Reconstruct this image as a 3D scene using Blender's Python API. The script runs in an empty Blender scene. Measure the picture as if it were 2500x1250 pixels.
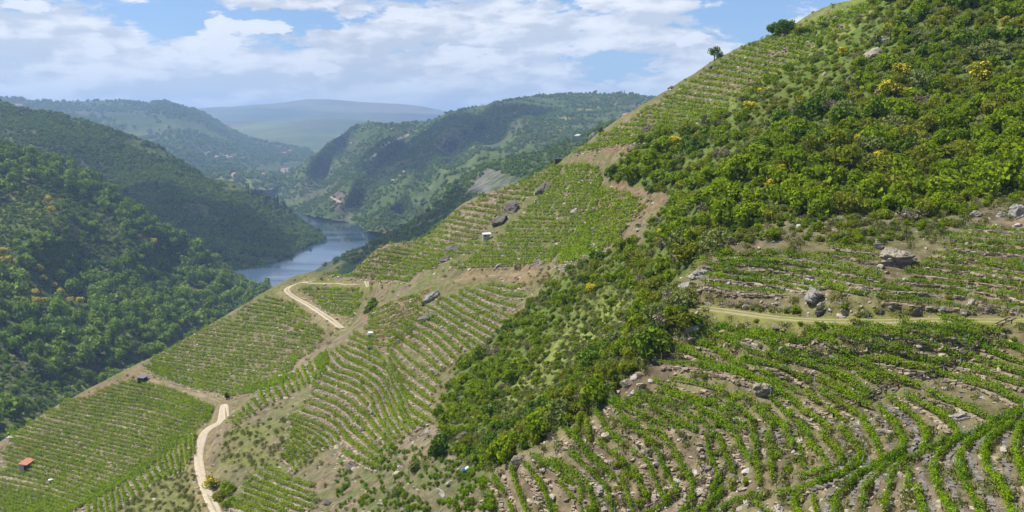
import bpy, math, random
import numpy as np

# ------------------------------------------------------------------ camera, sky, sun, exposure
scene = bpy.context.scene
col = scene.collection
FPX, VH, CU, CV = 2400.0, 330.0, 1250.0, 625.0
PITCH = math.atan((CV - VH) / FPX)
cam_data = bpy.data.cameras.new("camera")
cam = bpy.data.objects.new("camera", cam_data)
col.objects.link(cam)
cam_data.sensor_width = 36.0
cam_data.lens = 36.0 * FPX / 2500.0
cam_data.clip_start = 0.5
cam_data.clip_end = 60000
cam.location = (0, 0, 0)
cam.rotation_euler = (math.pi / 2 - PITCH, 0, 0)
scene.camera = cam

scene.view_settings.view_transform = 'Standard'
scene.view_settings.look = 'None'
scene.view_settings.exposure = EXPOSURE = 0.80
scene.view_settings.gamma = 1.0
scene.cycles.max_bounces = 5
scene.cycles.diffuse_bounces = 2
scene.cycles.glossy_bounces = 2
scene.cycles.transmission_bounces = 2
scene.cycles.transparent_max_bounces = 8
scene.cycles.volume_bounces = 0
scene.cycles.use_denoising = True
scene.cycles.denoiser = 'OPENIMAGEDENOISE'
scene.cycles.denoising_input_passes = 'RGB_ALBEDO_NORMAL'
scene.cycles.denoising_prefilter = 'ACCURATE'
scene.cycles.caustics_reflective = False
scene.cycles.caustics_refractive = False

SUN_EL, SUN_AZ = math.radians(57), math.radians(-88)      # azimuth measured from +Y towards +X
sun_dir = np.array([math.cos(SUN_EL) * math.sin(SUN_AZ), math.cos(SUN_EL) * math.cos(SUN_AZ), math.sin(SUN_EL)])
sl = bpy.data.lights.new("sun", 'SUN')
sl.energy = 5.0
sl.angle = math.radians(0.5)
sl.color = (1.0, 0.95, 0.86)
so = bpy.data.objects.new("sun", sl)
col.objects.link(so)
from mathutils import Vector
so.rotation_euler = Vector(sun_dir).to_track_quat('Z', 'Y').to_euler()
so.location = (0, 0, 300)

# ------------------------------------------------------------------ small node helpers
class NT:
    def __init__(s, tree):
        s.t = tree
        s.n, s.l = tree.nodes, tree.links
    def new(s, typ, **kw):
        n = s.n.new(typ)
        for k, v in kw.items():
            setattr(n, k, v)
        return n
    def link(s, a, b):
        s.l.new(a, b)
    def inp(s, sock, v):
        if hasattr(v, 'is_linked') or isinstance(v, bpy.types.NodeSocket):
            s.l.new(v, sock)
        elif v is not None:
            sock.default_value = v
    def math(s, op, a, b=None, c=None, clamp=False):
        n = s.new('ShaderNodeMath', operation=op, use_clamp=clamp)
        s.inp(n.inputs[0], a)
        if b is not None: s.inp(n.inputs[1], b)
        if c is not None: s.inp(n.inputs[2], c)
        return n.outputs[0]
    def mix(s, f, a, b, blend='MIX'):
        n = s.new('ShaderNodeMix', data_type='RGBA', blend_type=blend)
        s.inp(n.inputs[0], f)
        s.inp(n.inputs[6], (*a, 1) if isinstance(a, tuple) and len(a) == 3 else a)
        s.inp(n.inputs[7], (*b, 1) if isinstance(b, tuple) and len(b) == 3 else b)
        return n.outputs[2]
    def noise(s, vec, scale, detail=4, rough=0.55, dim='3D', dist=0.0):
        n = s.new('ShaderNodeTexNoise', noise_dimensions=dim)
        if vec is not None: s.l.new(vec, n.inputs['Vector'])
        n.inputs['Scale'].default_value = scale
        n.inputs['Detail'].default_value = detail
        n.inputs['Roughness'].default_value = rough
        n.inputs['Distortion'].default_value = dist
        return n.outputs[0]
    def ramp(s, f, a, b, ya=0.0, yb=1.0, smooth=True):
        n = s.new('ShaderNodeMapRange', interpolation_type='SMOOTHSTEP' if smooth else 'LINEAR')
        s.inp(n.inputs[0], f)
        for i, v in enumerate((a, b, ya, yb)):
            s.inp(n.inputs[i + 1], v)
        return n.outputs[0]

# ------------------------------------------------------------------ world: Nishita sky with a procedural cloud field
world = bpy.data.worlds.new("World")
scene.world = world
world.use_nodes = True
w = NT(world.node_tree)
w.n.clear()
sky = w.new('ShaderNodeTexSky', sky_type='NISHITA', sun_disc=False)
sky.sun_elevation = SUN_EL
sky.sun_rotation = SUN_AZ
sky.altitude = 400
sky.air_density = 1.0
sky.dust_density = 0.6
sky.ozone_density = 1.5
tc = w.new('ShaderNodeTexCoord')
sep = w.new('ShaderNodeSeparateXYZ')
w.link(tc.outputs['Generated'], sep.inputs[0])
AZ = w.math('ARCTAN2', sep.outputs[0], sep.outputs[1])
EL = w.math('ARCSINE', sep.outputs[2])
azd = w.math('MULTIPLY', AZ, 180 / math.pi)
eld = w.math('MULTIPLY', EL, 180 / math.pi)
# clouds low over the horizon are seen edge-on: long flat shapes that grow taller with height
cmb = w.new('ShaderNodeCombineXYZ')
w.link(w.math('MULTIPLY', azd, 0.125), cmb.inputs[0])
w.link(w.math('MULTIPLY', eld, 0.33), cmb.inputs[1])
warp = w.noise(cmb.outputs[0], 2.2, 5, 0.6)
cmb2 = w.new('ShaderNodeCombineXYZ')
w.link(w.math('MULTIPLY_ADD', warp, 0.35, w.math('MULTIPLY', azd, 0.125)), cmb2.inputs[0])
w.link(w.math('MULTIPLY_ADD', warp, 0.25, w.math('MULTIPLY', eld, 0.33)), cmb2.inputs[1])
base = w.noise(cmb2.outputs[0], 1.25, 8, 0.55)
cmb3 = w.new('ShaderNodeCombineXYZ')      # the same field sampled a little towards the sun, for lit and grey sides
sh = w.new('ShaderNodeVectorMath', operation='ADD')
w.link(cmb2.outputs[0], sh.inputs[0])
sh.inputs[1].default_value = (-0.09, 0.16, 0)
base_s = w.noise(sh.outputs[0], 1.25, 8, 0.55)

def sky_uv(u, v):
    a, b = (u - CU) / FPX, -(v - CV) / FPX
    d = np.array([a, math.cos(PITCH) + b * math.sin(PITCH), -math.sin(PITCH) + b * math.cos(PITCH)])
    d /= np.linalg.norm(d)
    return math.degrees(math.atan2(d[0], d[1])), math.degrees(math.asin(d[2]))
DEG = 180 / math.pi / FPX
def blob(u, v, ru, rv, amp, hard=1.0):
    a0, e0 = sky_uv(u, v)
    wa = w.math('ADD', azd, w.math('MULTIPLY_ADD', warp, 2.4, -1.2))
    we = w.math('ADD', eld, w.math('MULTIPLY_ADD', base, 1.6, -0.8))
    x = w.math('MULTIPLY', w.math('SUBTRACT', wa, a0), 1 / (ru * DEG))
    y = w.math('MULTIPLY', w.math('SUBTRACT', we, e0), 1 / (rv * DEG))
    r2 = w.math('ADD', w.math('MULTIPLY', x, x), w.math('MULTIPLY', y, y))
    g = w.math('POWER', 2.718, w.math('MULTIPLY', r2, -hard))
    return w.math('MULTIPLY', g, amp)
CLOUDS = [  # centre and radii as seen in the sky, strength (negative = blue gap)
    (90, 100, 230, 75, .34), (270, 80, 90, 60, .15), (1130, 60, 270, 60, .26), (1480, 75, 190, 40, .18), (1230, 140, 160, 34, .22),
    (830, 100, 110, 34, .10), (1000, 190, 420, 45, .20), (300, 190, 420, 50, .20), (1690, 110, 110, 40, .22), (1980, 45, 110, 32, .18),
    (1690, 200, 130, 40, .15), (600, 8, 230, 14, .22), (640, 170, 160, 40, .20), (1560, 12, 220, 22, .14), (540, 90, 60, 55, .20), (1650, 215, 110, 25, .2),
    (380, 45, 120, 55, -.26), (770, 45, 130, 28, -.24), (1480, 150, 120, 45, -.15), (1800, 40, 110, 40, -.22), (1500, 28, 90, 14, -.1),
    (1850, 130, 60, 30, -.08), (1570, 200, 60, 40, -.1), (460, 30, 90, 40, -.1), (2060, 20, 70, 30, -.18)]
tot = None
for c in CLOUDS:
    b = blob(*c)
    tot = b if tot is None else w.math('ADD', tot, b)
low = w.ramp(eld, 0.5, 6.5, 0.19, 0.0)
high = w.ramp(eld, 9.0, 30.0, 0.0, -0.05)
fine = w.noise(cmb2.outputs[0], 5.5, 7, 0.62)
field = w.math('ADD', w.math('ADD', w.math('ADD', base, tot), w.math('MULTIPLY_ADD', fine, .75, -.375)), w.math('ADD', low, high))
cover = w.ramp(field, 0.47, 0.63)
lit = w.ramp(w.math('SUBTRACT', base, base_s), -0.07, 0.09)
ccol = w.mix(lit, (0.70, 0.73, 0.79), (1.12, 1.11, 1.10))
# small crisp cumulus heads
puff = None
for c in [(535, 92, 28, 50, 1.5, 1.0), (640, 68, 62, 17, 1.4, 1.1), (475, 95, 22, 10, 1.2, 1.3), (235, 120, 34, 22, 1.2, 1.0), (575, 112, 40, 18, 1.1, 1.1), (1150, 130, 90, 16, .8, 1.0), (1690, 95, 70, 20, .9, 1.0), (800, 170, 50, 14, .8, 1.0), (1000, 40, 90, 18, .8, 1),
          (60, 18, 75, 18, .9, 1.0), (790, 165, 50, 14, .45, 1.0), (440, 130, 60, 12, .35, 1.0)]:
    b = blob(*c)
    puff = b if puff is None else w.math('ADD', puff, b)
puffm = w.ramp(w.math('ADD', puff, w.math('MULTIPLY_ADD', fine, 2.3, -1.15)), 0.40, 0.62)
ccol = w.mix(w.math('MULTIPLY', puffm, 0.85), ccol, (1.1, 1.1, 1.12))
cover = w.math('MAXIMUM', w.math('MULTIPLY', cover, 0.93), w.math('MULTIPLY', puffm, 0.92))
up = w.ramp(eld, -1.0, 0.4)
bg_sky = w.new('ShaderNodeBackground')
bg_sky.inputs[1].default_value = 0.072
w.link(w.mix(1.0, sky.outputs[0], (0.74, 0.90, 1.16), 'MULTIPLY'), bg_sky.inputs[0])
bg_c = w.new('ShaderNodeBackground')
w.link(ccol, bg_c.inputs[0])
bg_c.inputs[1].default_value = 0.58
mixs = w.new('ShaderNodeMixShader')
w.link(cover, mixs.inputs[0])
w.link(bg_sky.outputs[0], mixs.inputs[1])
w.link(bg_c.outputs[0], mixs.inputs[2])
wo = w.new('ShaderNodeOutputWorld')
w.link(mixs.outputs[0], wo.inputs[0])

# ------------------------------------------------------------------ numeric helpers
def rays(u, v):
    u, v = np.asarray(u, float), np.asarray(v, float)
    a, b = (u - CU) / FPX, -(v - CV) / FPX
    dy = math.cos(PITCH) + b * math.sin(PITCH)
    dz = -math.sin(PITCH) + b * math.cos(PITCH)
    return a / dy, dz / dy                         # x per metre of y, z per metre of y
def unproject(u, v, y):
    k, s = rays(u, v)
    y = np.asarray(y, float)
    return np.stack([k * y, y, s * y], -1)
def project(P):
    P = np.asarray(P, float)
    f = P[..., 1] * math.cos(PITCH) - P[..., 2] * math.sin(PITCH)
    up_ = P[..., 1] * math.sin(PITCH) + P[..., 2] * math.cos(PITCH)
    return CU + FPX * P[..., 0] / f, CV - FPX * up_ / f

def _hash(ix, iy, seed):
    h = (ix.astype(np.int64) * 374761393 + iy.astype(np.int64) * 668265263 + seed * 1442695041) & 0xffffffff
    h = ((h ^ (h >> 13)) * 1274126177) & 0xffffffff
    h = (h ^ (h >> 16)) & 0xffffffff
    return h / 4294967295.0
def vnoise(x, y, seed=0):
    ix, iy = np.floor(x), np.floor(y)
    fx, fy = x - ix, y - iy
    fx, fy = fx * fx * (3 - 2 * fx), fy * fy * (3 - 2 * fy)
    a, b = _hash(ix, iy, seed), _hash(ix + 1, iy, seed)
    c, d = _hash(ix, iy + 1, seed), _hash(ix + 1, iy + 1, seed)
    return (a * (1 - fx) + b * fx) * (1 - fy) + (c * (1 - fx) + d * fx) * fy
def fbm(x, y, scale, octaves=4, seed=0, gain=0.5):
    out, amp, tot_, f = 0, 1.0, 0, 1.0 / scale
    ca, sa = math.cos(0.6), math.sin(0.6)
    for o in range(octaves):
        xr, yr = (x * ca - y * sa) * f, (x * sa + y * ca) * f
        out = out + amp * (vnoise(xr + 17.3 * o, yr - 9.1 * o, seed + o) - 0.5)
        tot_ += amp
        x, y = xr / f, yr / f
        amp *= gain
        f *= 2.03
    return out / tot_ * 2
class RBF:
    def __init__(s, X, F, c=1.0):
        s.X, s.c = np.asarray(X, float), c
        n = len(s.X)
        A = s.k(s.X)
        Pm = np.hstack([np.ones((n, 1)), s.X])
        M = np.zeros((n + 3, n + 3))
        M[:n, :n] = A
        M[:n, n:] = Pm
        M[n:, :n] = Pm.T
        s.w = np.linalg.solve(M, np.concatenate([np.asarray(F, float), np.zeros(3)]))
    def k(s, Q):
        d2 = ((Q[:, None, :] - s.X[None, :, :]) ** 2).sum(-1)
        return np.sqrt(d2 + s.c * s.c)
    def __call__(s, Q):
        Q = np.asarray(Q, float)
        sh_ = Q.shape[:-1]
        Q = Q.reshape(-1, 2)
        out = np.empty(len(Q))
        for i in range(0, len(Q), 40000):
            q = Q[i:i + 40000]
            out[i:i + 40000] = s.k(q) @ s.w[:-3] + s.w[-3] + q @ s.w[-2:]
        return out.reshape(sh_)
def in_poly(u, v, poly):
    u, v = np.asarray(u), np.asarray(v)
    res = np.zeros(u.shape, bool)
    p = np.asarray(poly, float)
    for (x0, y0), (x1, y1) in zip(p, np.roll(p, -1, 0)):
        if y0 == y1: continue
        c = (y0 > v) != (y1 > v)
        res ^= c & (u < (x1 - x0) * (v - y0) / (y1 - y0) + x0)
    return res
def resample(poly, n=None, step=None):
    p = np.asarray(poly, float)
    d = np.r_[0, np.cumsum(np.linalg.norm(np.diff(p, axis=0), axis=1))]
    if n is None: n = max(2, int(d[-1] / step) + 1)
    t = np.linspace(0, d[-1], n)
    return np.stack([np.interp(t, d, p[:, i]) for i in range(p.shape[1])], -1)
def smooth_line(poly, n=80, it=6):
    p = resample(poly, n)
    for _ in range(it):
        p[1:-1] = 0.25 * p[:-2] + 0.5 * p[1:-1] + 0.25 * p[2:]
    return p
def seg_dist(P, line):
    """distance of 2-D points to a polyline and the index position along it"""
    best = np.full(len(P), 1e9)
    where = np.zeros(len(P))
    for i in range(len(line) - 1):
        a, b = line[i], line[i + 1]
        ab = b - a
        t = np.clip(((P - a) @ ab) / max(ab @ ab, 1e-9), 0, 1)
        d = np.linalg.norm(P - (a + t[:, None] * ab), axis=1)
        m = d < best
        best[m] = d[m]
        where[m] = i + t[m]
    return best, where

# ------------------------------------------------------------------ mesh helpers
def mesh_np(name, V, F, mats=(), midx=None, smooth=False, color=None):
    me = bpy.data.meshes.new(name)
    V = np.ascontiguousarray(V, np.float32)
    F = np.ascontiguousarray(F, np.int32)
    k = F.shape[1]
    me.vertices.add(len(V))
    me.vertices.foreach_set("co", V.ravel())
    me.loops.add(F.size)
    me.loops.foreach_set("vertex_index", F.ravel())
    me.polygons.add(len(F))
    me.polygons.foreach_set("loop_start", np.arange(0, F.size, k, dtype=np.int32))
    me.polygons.foreach_set("loop_total", np.full(len(F), k, np.int32))
    if midx is not None:
        me.polygons.foreach_set("material_index", np.ascontiguousarray(midx, np.int32))
    me.polygons.foreach_set("use_smooth", np.full(len(F), smooth, bool))
    if color is not None:
        at = me.color_attributes.new("tint", 'FLOAT_COLOR', 'POINT')
        c4 = np.ones((len(V), 4), np.float32)
        c4[:, :3] = color
        at.data.foreach_set("color", c4.ravel())
    for m in mats:
        me.materials.append(m)
    me.update()
    me.validate()
    return me
def obj(name, me, parent=None, loc=None):
    o = bpy.data.objects.new(name, me)
    col.objects.link(o)
    if parent is not None: o.parent = parent
    if loc is not None: o.location = loc
    return o
def tag(o, label=None, cat=None, group=None, kind=None):
    if label: o["label"] = label
    if cat: o["category"] = cat
    if group: o["group"] = group
    if kind: o["kind"] = kind
    return o
def grid_faces(nr, nc):
    i = np.arange(nr * nc).reshape(nr, nc)
    return np.stack([i[:-1, :-1], i[:-1, 1:], i[1:, 1:], i[1:, :-1]], -1).reshape(-1, 4)
def boxes(C, X, Y, Z, jitter=0.0, rng=None):
    """boxes with centres C and half-axis vectors X, Y, Z (each n x 3); returns verts, quads"""
    n = len(C)
    sgn = np.array([[-1, -1, -1], [1, -1, -1], [1, 1, -1], [-1, 1, -1], [-1, -1, 1], [1, -1, 1], [1, 1, 1], [-1, 1, 1]], float)
    V = C[:, None, :] + sgn[None, :, 0:1] * X[:, None, :] + sgn[None, :, 1:2] * Y[:, None, :] + sgn[None, :, 2:3] * Z[:, None, :]
    if jitter and rng is not None:
        ext = np.minimum(np.minimum(np.linalg.norm(X, axis=1), np.linalg.norm(Y, axis=1)), np.linalg.norm(Z, axis=1))
        V = V + rng.uniform(-1, 1, V.shape) * jitter * ext[:, None, None]
    q = np.array([[0, 3, 2, 1], [4, 5, 6, 7], [0, 1, 5, 4], [1, 2, 6, 5], [2, 3, 7, 6], [3, 0, 4, 7]])
    F = (np.arange(n) * 8)[:, None, None] + q[None]
    return V.reshape(-1, 3), F.reshape(-1, 4)
def leaf_quads(P, N, size, rng, aspect=0.75):
    """one quad per point P facing roughly N"""
    n = len(P)
    N = N / np.maximum(np.linalg.norm(N, axis=1, keepdims=True), 1e-6)
    R = rng.normal(size=(n, 3))
    T = np.cross(N, R)
    T /= np.maximum(np.linalg.norm(T, axis=1, keepdims=True), 1e-6)
    B = np.cross(N, T)
    s = np.broadcast_to(np.asarray(size, float), (n,))[:, None]
    T, B = T * s * 0.5, B * s * 0.5 * aspect
    V = np.stack([P - T - B * .6, P + T * .2 - B, P + T + B * .6, P - T * .2 + B], 1)
    return V.reshape(-1, 3), np.arange(n * 4).reshape(n, 4)
def join(parts):
    """[(V, F, material index)] with quads -> one set"""
    Vs, Fs, Ms, o = [], [], [], 0
    for V, F, m in parts:
        Vs.append(V); Fs.append(F + o); Ms.append(np.full(len(F), m)); o += len(V)
    return np.concatenate(Vs), np.concatenate(Fs), np.concatenate(Ms)
def tube(path, radii, sides=6):
    path = np.asarray(path, float)
    n = len(path)
    radii = np.broadcast_to(radii, (n,))
    V = []
    for i in range(n):
        t = path[min(i + 1, n - 1)] - path[max(i - 1, 0)]
        t = t / max(np.linalg.norm(t), 1e-9)
        a = np.cross(t, [0.31, 0.17, 0.93] if abs(t[2]) < 0.9 else [1, 0.1, 0])
        a /= np.linalg.norm(a)
        b = np.cross(t, a)
        for j in range(sides):
            an = 2 * math.pi * j / sides
            V.append(path[i] + radii[i] * (math.cos(an) * a + math.sin(an) * b))
    F = [[i * sides + j, i * sides + (j + 1) % sides, (i + 1) * sides + (j + 1) % sides, (i + 1) * sides + j] for i in range(n - 1) for j in range(sides)]
    return np.array(V), np.array(F)

# ------------------------------------------------------------------ materials
def new_mat(name):
    m = bpy.data.materials.new(name)
    m.use_nodes = True
    t = NT(m.node_tree)
    t.n.clear()
    out = t.new('ShaderNodeOutputMaterial')
    return m, t, out
def principled(t, out, color, rough=0.9, spec=0.2, bump=None, bstr=0.3, bdist=0.1):
    p = t.new('ShaderNodeBsdfPrincipled')
    t.inp(p.inputs['Base Color'], (*color, 1) if isinstance(color, tuple) else color)
    t.inp(p.inputs['Roughness'], rough)
    p.inputs['Specular IOR Level'].default_value = spec
    if bump is not None:
        b = t.new('ShaderNodeBump')
        b.inputs['Strength'].default_value = bstr
        b.inputs['Distance'].default_value = bdist
        t.link(bump, b.inputs['Height'])
        t.link(b.outputs[0], p.inputs['Normal'])
    t.link(p.outputs[0], out.inputs[0])
    return p
def leaf_mat(name, c1, c2, trans=0.35, scale=0.7, var=0.5):
    """foliage: two greens mixed per object and by patchy noise, light passing through the leaves"""
    m, t, out = new_mat(name)
    oi = t.new('ShaderNodeObjectInfo')
    g = t.new('ShaderNodeNewGeometry')
    nz = t.noise(g.outputs['Position'], scale, 3)
    f = t.math('ADD', t.math('MULTIPLY', oi.outputs['Random'], var), t.math('MULTIPLY', t.ramp(nz, .3, .7), 1 - var), clamp=True)
    c = t.mix(f, c1, c2)
    isl = t.math('MULTIPLY_ADD', g.outputs['Random Per Island'], 0.7, 0.65)
    hs = t.new('ShaderNodeHueSaturation')
    t.link(c, hs.inputs['Color'])
    t.link(isl, hs.inputs['Value'])
    d = t.new('ShaderNodeBsdfDiffuse')
    tr = t.new('ShaderNodeBsdfTranslucent')
    t.link(hs.outputs[0], d.inputs[0])
    t.link(hs.outputs[0], tr.inputs[0])
    mx = t.new('ShaderNodeMixShader')
    mx.inputs[0].default_value = trans
    t.link(d.outputs[0], mx.inputs[1])
    t.link(tr.outputs[0], mx.inputs[2])
    t.link(mx.outputs[0], out.inputs[0])
    return m
def pos_of(t):
    return t.new('ShaderNodeNewGeometry').outputs['Position']

M = {}
# ground of the near hillside: vertex tint carries the kind of ground, noise gives grain, stones and litter
m, t, out = new_mat("hillside_ground"); M['ground'] = m
at = t.new('ShaderNodeAttribute', attribute_name="tint")
p = pos_of(t)
n1, n2 = t.noise(p, 0.9, 6, 0.65), t.noise(p, 5.0, 4, 0.7)
vor = t.new('ShaderNodeTexVoronoi'); vor.inputs['Scale'].default_value = 2.6
t.link(p, vor.inputs['Vector'])
stone = t.ramp(t.math('ADD', vor.outputs['Distance'], t.math('MULTIPLY', n1, 0.5)), 0.50, 0.40)
c = t.mix(t.ramp(n1, .3, .72), at.outputs[0], t.mix(1.0, at.outputs[0], (0.52, 0.50, 0.46), 'MULTIPLY'))
c = t.mix(t.math('MULTIPLY', t.ramp(n2, .35, .75), 0.55), c, t.mix(1.0, c, (1.75, 1.7, 1.65), 'MULTIPLY'))
c = t.mix(t.math('MULTIPLY', stone, t.math('MULTIPLY', at.outputs['Alpha'], 0.0)), c, (0.35, 0.32, 0.28))
principled(t, out, c, 0.95, 0.1, t.math('ADD', n1, t.math('MULTIPLY', n2, 0.4)), 0.7, 0.25)
# gravel road
m, t, out = new_mat("gravel"); M['gravel'] = m
p = pos_of(t)
at = t.new('ShaderNodeAttribute', attribute_name="tint")
n1, n2 = t.noise(p, 1.3, 5), t.noise(p, 14, 3)
c = t.mix(t.math('MULTIPLY', t.ramp(n1, .35, .7), .45), at.outputs[0], t.mix(1.0, at.outputs[0], (.6, .56, .5), 'MULTIPLY'))
c = t.mix(t.math('MULTIPLY', n2, .4), c, t.mix(1.0, c, (.7, .68, .65), 'MULTIPLY'))
principled(t, out, c, 0.95, 0.1, n2, 0.4, 0.05)
# rocks: weathered granite and slate, tinted per object
def rock_mat(name, a, b, cr, streak=1.0):
    m, t, out = new_mat(name)
    p = pos_of(t)
    oi = t.new('ShaderNodeObjectInfo')
    g = t.new('ShaderNodeNewGeometry')
    n1, n2 = t.noise(p, 1.6, 6, 0.65), t.noise(p, 9, 4, 0.7)
    c = t.mix(t.ramp(n1, .32, .68), a, b)
    c = t.mix(t.math('MULTIPLY', t.ramp(n2, .52, .72), 0.75), c, cr)
    hs = t.new('ShaderNodeHueSaturation')
    t.link(c, hs.inputs['Color'])
    t.link(t.math('MULTIPLY_ADD', g.outputs['Random Per Island'], 0.6, 0.7), hs.inputs['Value'])
    principled(t, out, hs.outputs[0], 0.85, 0.3, t.math('ADD', n1, t.math('MULTIPLY', n2, .5)), 0.8, 0.2)
    return m
M['granite'] = rock_mat("weathered_granite", (0.32, 0.275, 0.20), (0.22, 0.195, 0.155), (0.09, 0.075, 0.06))
M['pale_rock'] = rock_mat("pale_rock", (0.34, 0.315, 0.28), (0.22, 0.205, 0.185), (0.10, 0.09, 0.08))
M['dark_rock'] = rock_mat("lichened_dark_rock", (0.13, 0.11, 0.09), (0.075, 0.065, 0.058), (0.22, 0.17, 0.11))
M['slate'] = rock_mat("grey_slate", (0.175, 0.158, 0.128), (0.120, 0.110, 0.092), (0.23, 0.195, 0.145))
M['wall_stone'] = rock_mat("dry_stone", (0.30, 0.235, 0.15), (0.19, 0.155, 0.11), (0.34, 0.30, 0.24))
# leaves
M['vine_leaf'] = leaf_mat("vine_leaf", (0.115, 0.215, 0.007), (0.205, 0.310, 0.010), 0.45, 0.5, 0.2)
M['vine_leaf_far'] = leaf_mat("distant_vine_leaf", (0.145, 0.235, 0.008), (0.22, 0.30, 0.012), 0.42, 0.2, 0.2)
M['stem'] = leaf_mat("vine_stem", (0.06, 0.045, 0.03), (0.10, 0.075, 0.05), 0.0)
M['shrub_bright'] = leaf_mat("bright_shrub_leaf", (0.135, 0.210, 0.006), (0.220, 0.285, 0.009), 0.42, 0.35, 0.6)
M['shrub_olive'] = leaf_mat("olive_shrub_leaf", (0.140, 0.172, 0.010), (0.210, 0.225, 0.022), 0.42, 0.35, 0.6)
M['shrub_grey'] = leaf_mat("grey_green_leaf", (0.120, 0.160, 0.034), (0.185, 0.210, 0.060), 0.25, 0.35, 0.6)
M['shrub_dark'] = leaf_mat("dark_evergreen_leaf", (0.060, 0.118, 0.008), (0.105, 0.165, 0.012), 0.2, 0.35, 0.6)
M['shrub_dry'] = leaf_mat("dry_twig", (0.13, 0.10, 0.075), (0.19, 0.155, 0.12), 0.05, 0.35, 0.6)
M['broom_flower'] = leaf_mat("broom_flower", (0.74, 0.58, 0.020), (0.84, 0.68, 0.045), 0.3, 0.5, 0.5)
M['tree_leaf'] = leaf_mat("tree_leaf", (0.105, 0.180, 0.012), (0.205, 0.285, 0.026), 0.25, 0.05, 0.7)
M['tree_leaf_far'] = leaf_mat("distant_tree_leaf", (0.085, 0.155, 0.014), (0.175, 0.245, 0.028), 0.2, 0.012, 0.6)
M['conifer'] = leaf_mat("conifer_needles", (0.020, 0.045, 0.014), (0.038, 0.066, 0.018), 0.1, 0.05, 0.6)
M['grass'] = leaf_mat("rough_grass", (0.11, 0.135, 0.03), (0.19, 0.19, 0.055), 0.3, 0.25, 0.4)
M['bark'] = leaf_mat("bark", (0.08, 0.062, 0.045), (0.12, 0.095, 0.07), 0.0)
# ------------------------------------------------------------------ near hillside: one height field
CP = """2130,0,232 1870,92,250 1750,142,255 1600,242,266 1480,312,272 1350,397,281 1230,455,292 1100,517,301 930,602,315 770,664,331 690,692,336 600,742,332 500,802,325
340,887,310 250,935,304 150,987,296 0,1077,286
1990,60,226 1980,110,222 2050,100,205 1850,200,225 1700,230,246 1550,330,240 1700,300,214 1900,280,180
1700,755,98 2000,785,90 2500,785,88 1870,775,93 2250,785,89
1690,790,97 1600,890,94 1530,940,93 1400,1060,91 1240,1160,91
2470,800,87 2200,930,82 2030,1010,79.5 1900,1080,78 1600,1220,79 1750,1000,85 1650,1000,87.5 1750,880,91.5 1500,1100,86.5 1400,1200,85 1850,900,87 2000,880,86 1850,800,92 2300,850,86 1800,1130,78.5
2300,1150,62 2500,1000,75 2500,1245,51 2000,1245,66 1700,1245,75 2500,1120,61 2200,1245,58
1740,605,108 2140,650,102 2490,540,109 2500,700,96 2150,600,107 1740,690,102 1950,700,98 2250,720,95 1900,640,104
1900,480,128 2250,470,124 2450,450,119 2400,300,138 2480,100,163 2480,0,176 2300,0,188 2130,150,176 2000,300,160 1800,400,152 1700,500,142 1500,400,208 1600,350,204 1640,480,178
1900,560,114 2250,545,112
840,800,275 760,745,308 960,697,290 830,690,318
1060,700,240 900,790,240 800,860,236 700,930,230 590,990,222
500,1045,212 480,1100,200 490,1160,186 530,1245,169
400,1130,216 330,1160,212 200,1230,203
550,870,286 650,780,310 620,900,265 430,930,282 300,1000,272 150,1080,262 70,1130,253 0,1240,229 60,1060,276 350,1090,236 740,840,275 700,800,292 480,1000,246
1000,900,195 1000,1000,172 850,1050,181 700,1100,179 650,1230,156 850,1200,146 1075,1080,141 1180,1230,119 1000,1240,128 1200,1150,124 1150,800,208 1250,700,215 1350,660,205
1150,900,181 1250,900,160 1300,1000,133 1200,1000,147 1450,750,164 1500,850,120 1600,650,152 1640,740,123 1450,940,109 1550,720,143 1380,1000,109
1400,600,222 1250,600,246 1100,620,262 950,680,288 1330,480,266 1450,500,236 1200,545,276"""
pts = np.array([[float(x) for x in s.split(',')] for s in CP.split()])
P3 = unproject(pts[:, 0], pts[:, 1], pts[:, 2])
extra = []
# behind the skyline the hill rolls away; beside and under the camera it falls steeply to the gully
for u, v, y in pts[:17]:
    k, s = rays(u, v)
    extra.append((k * (y + 22), y + 22, s * y - 16.0))
    extra.append((k * (y + 70) - 8, y + 70, s * y - 62.0))
extra += [(0, 4, -7), (6, 20, -13), (30, 30, -12), (-18, 48, -34), (-45, 70, -55), (50, 50, -6), (75, 80, 4), (100, 130, 18), (118, 180, 38), (130, 230, 46),
          (-70, 110, -66), (-100, 150, -76), (-150, 190, -98), (-190, 240, -118), (-215, 300, -128), (-200, 345, -132), (-10, 20, -19), (-60, 50, -58), (-160, 120, -108)]
extra = np.array(extra)
ALL = np.vstack([P3, extra])
hz = RBF(ALL[:, :2], ALL[:, 2], 9.0)
NK, NY = 860, 760
KS = np.linspace(-0.80, 0.80, NK)
YS = np.exp(np.linspace(math.log(24), math.log(430), NY))
KK, YY = np.meshgrid(KS, YS)                     # rows = y, columns = k
XX = KK * YY
KC, YC = np.linspace(-0.8, 0.8, 216), np.exp(np.linspace(math.log(24), math.log(430), 191))
kk, yy = np.meshgrid(KC, YC)
Zc = hz(np.stack([kk * yy, yy], -1))
def bil(Zg, kax, yax_log, k, y):
    fi = np.clip((np.asarray(k) - kax[0]) / (kax[1] - kax[0]), 0, len(kax) - 1.001)
    fj = np.clip((np.log(np.maximum(y, 1)) - yax_log[0]) / (yax_log[1] - yax_log[0]), 0, len(yax_log) - 1.001)
    i, j = fi.astype(int), fj.astype(int)
    a, b = fi - i, fj - j
    return (Zg[j, i] * (1 - a) + Zg[j, i + 1] * a) * (1 - b) + (Zg[j + 1, i] * (1 - a) + Zg[j + 1, i + 1] * a) * b
ZZ = bil(Zc, KC, np.log(YC), KK, YY)
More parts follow.
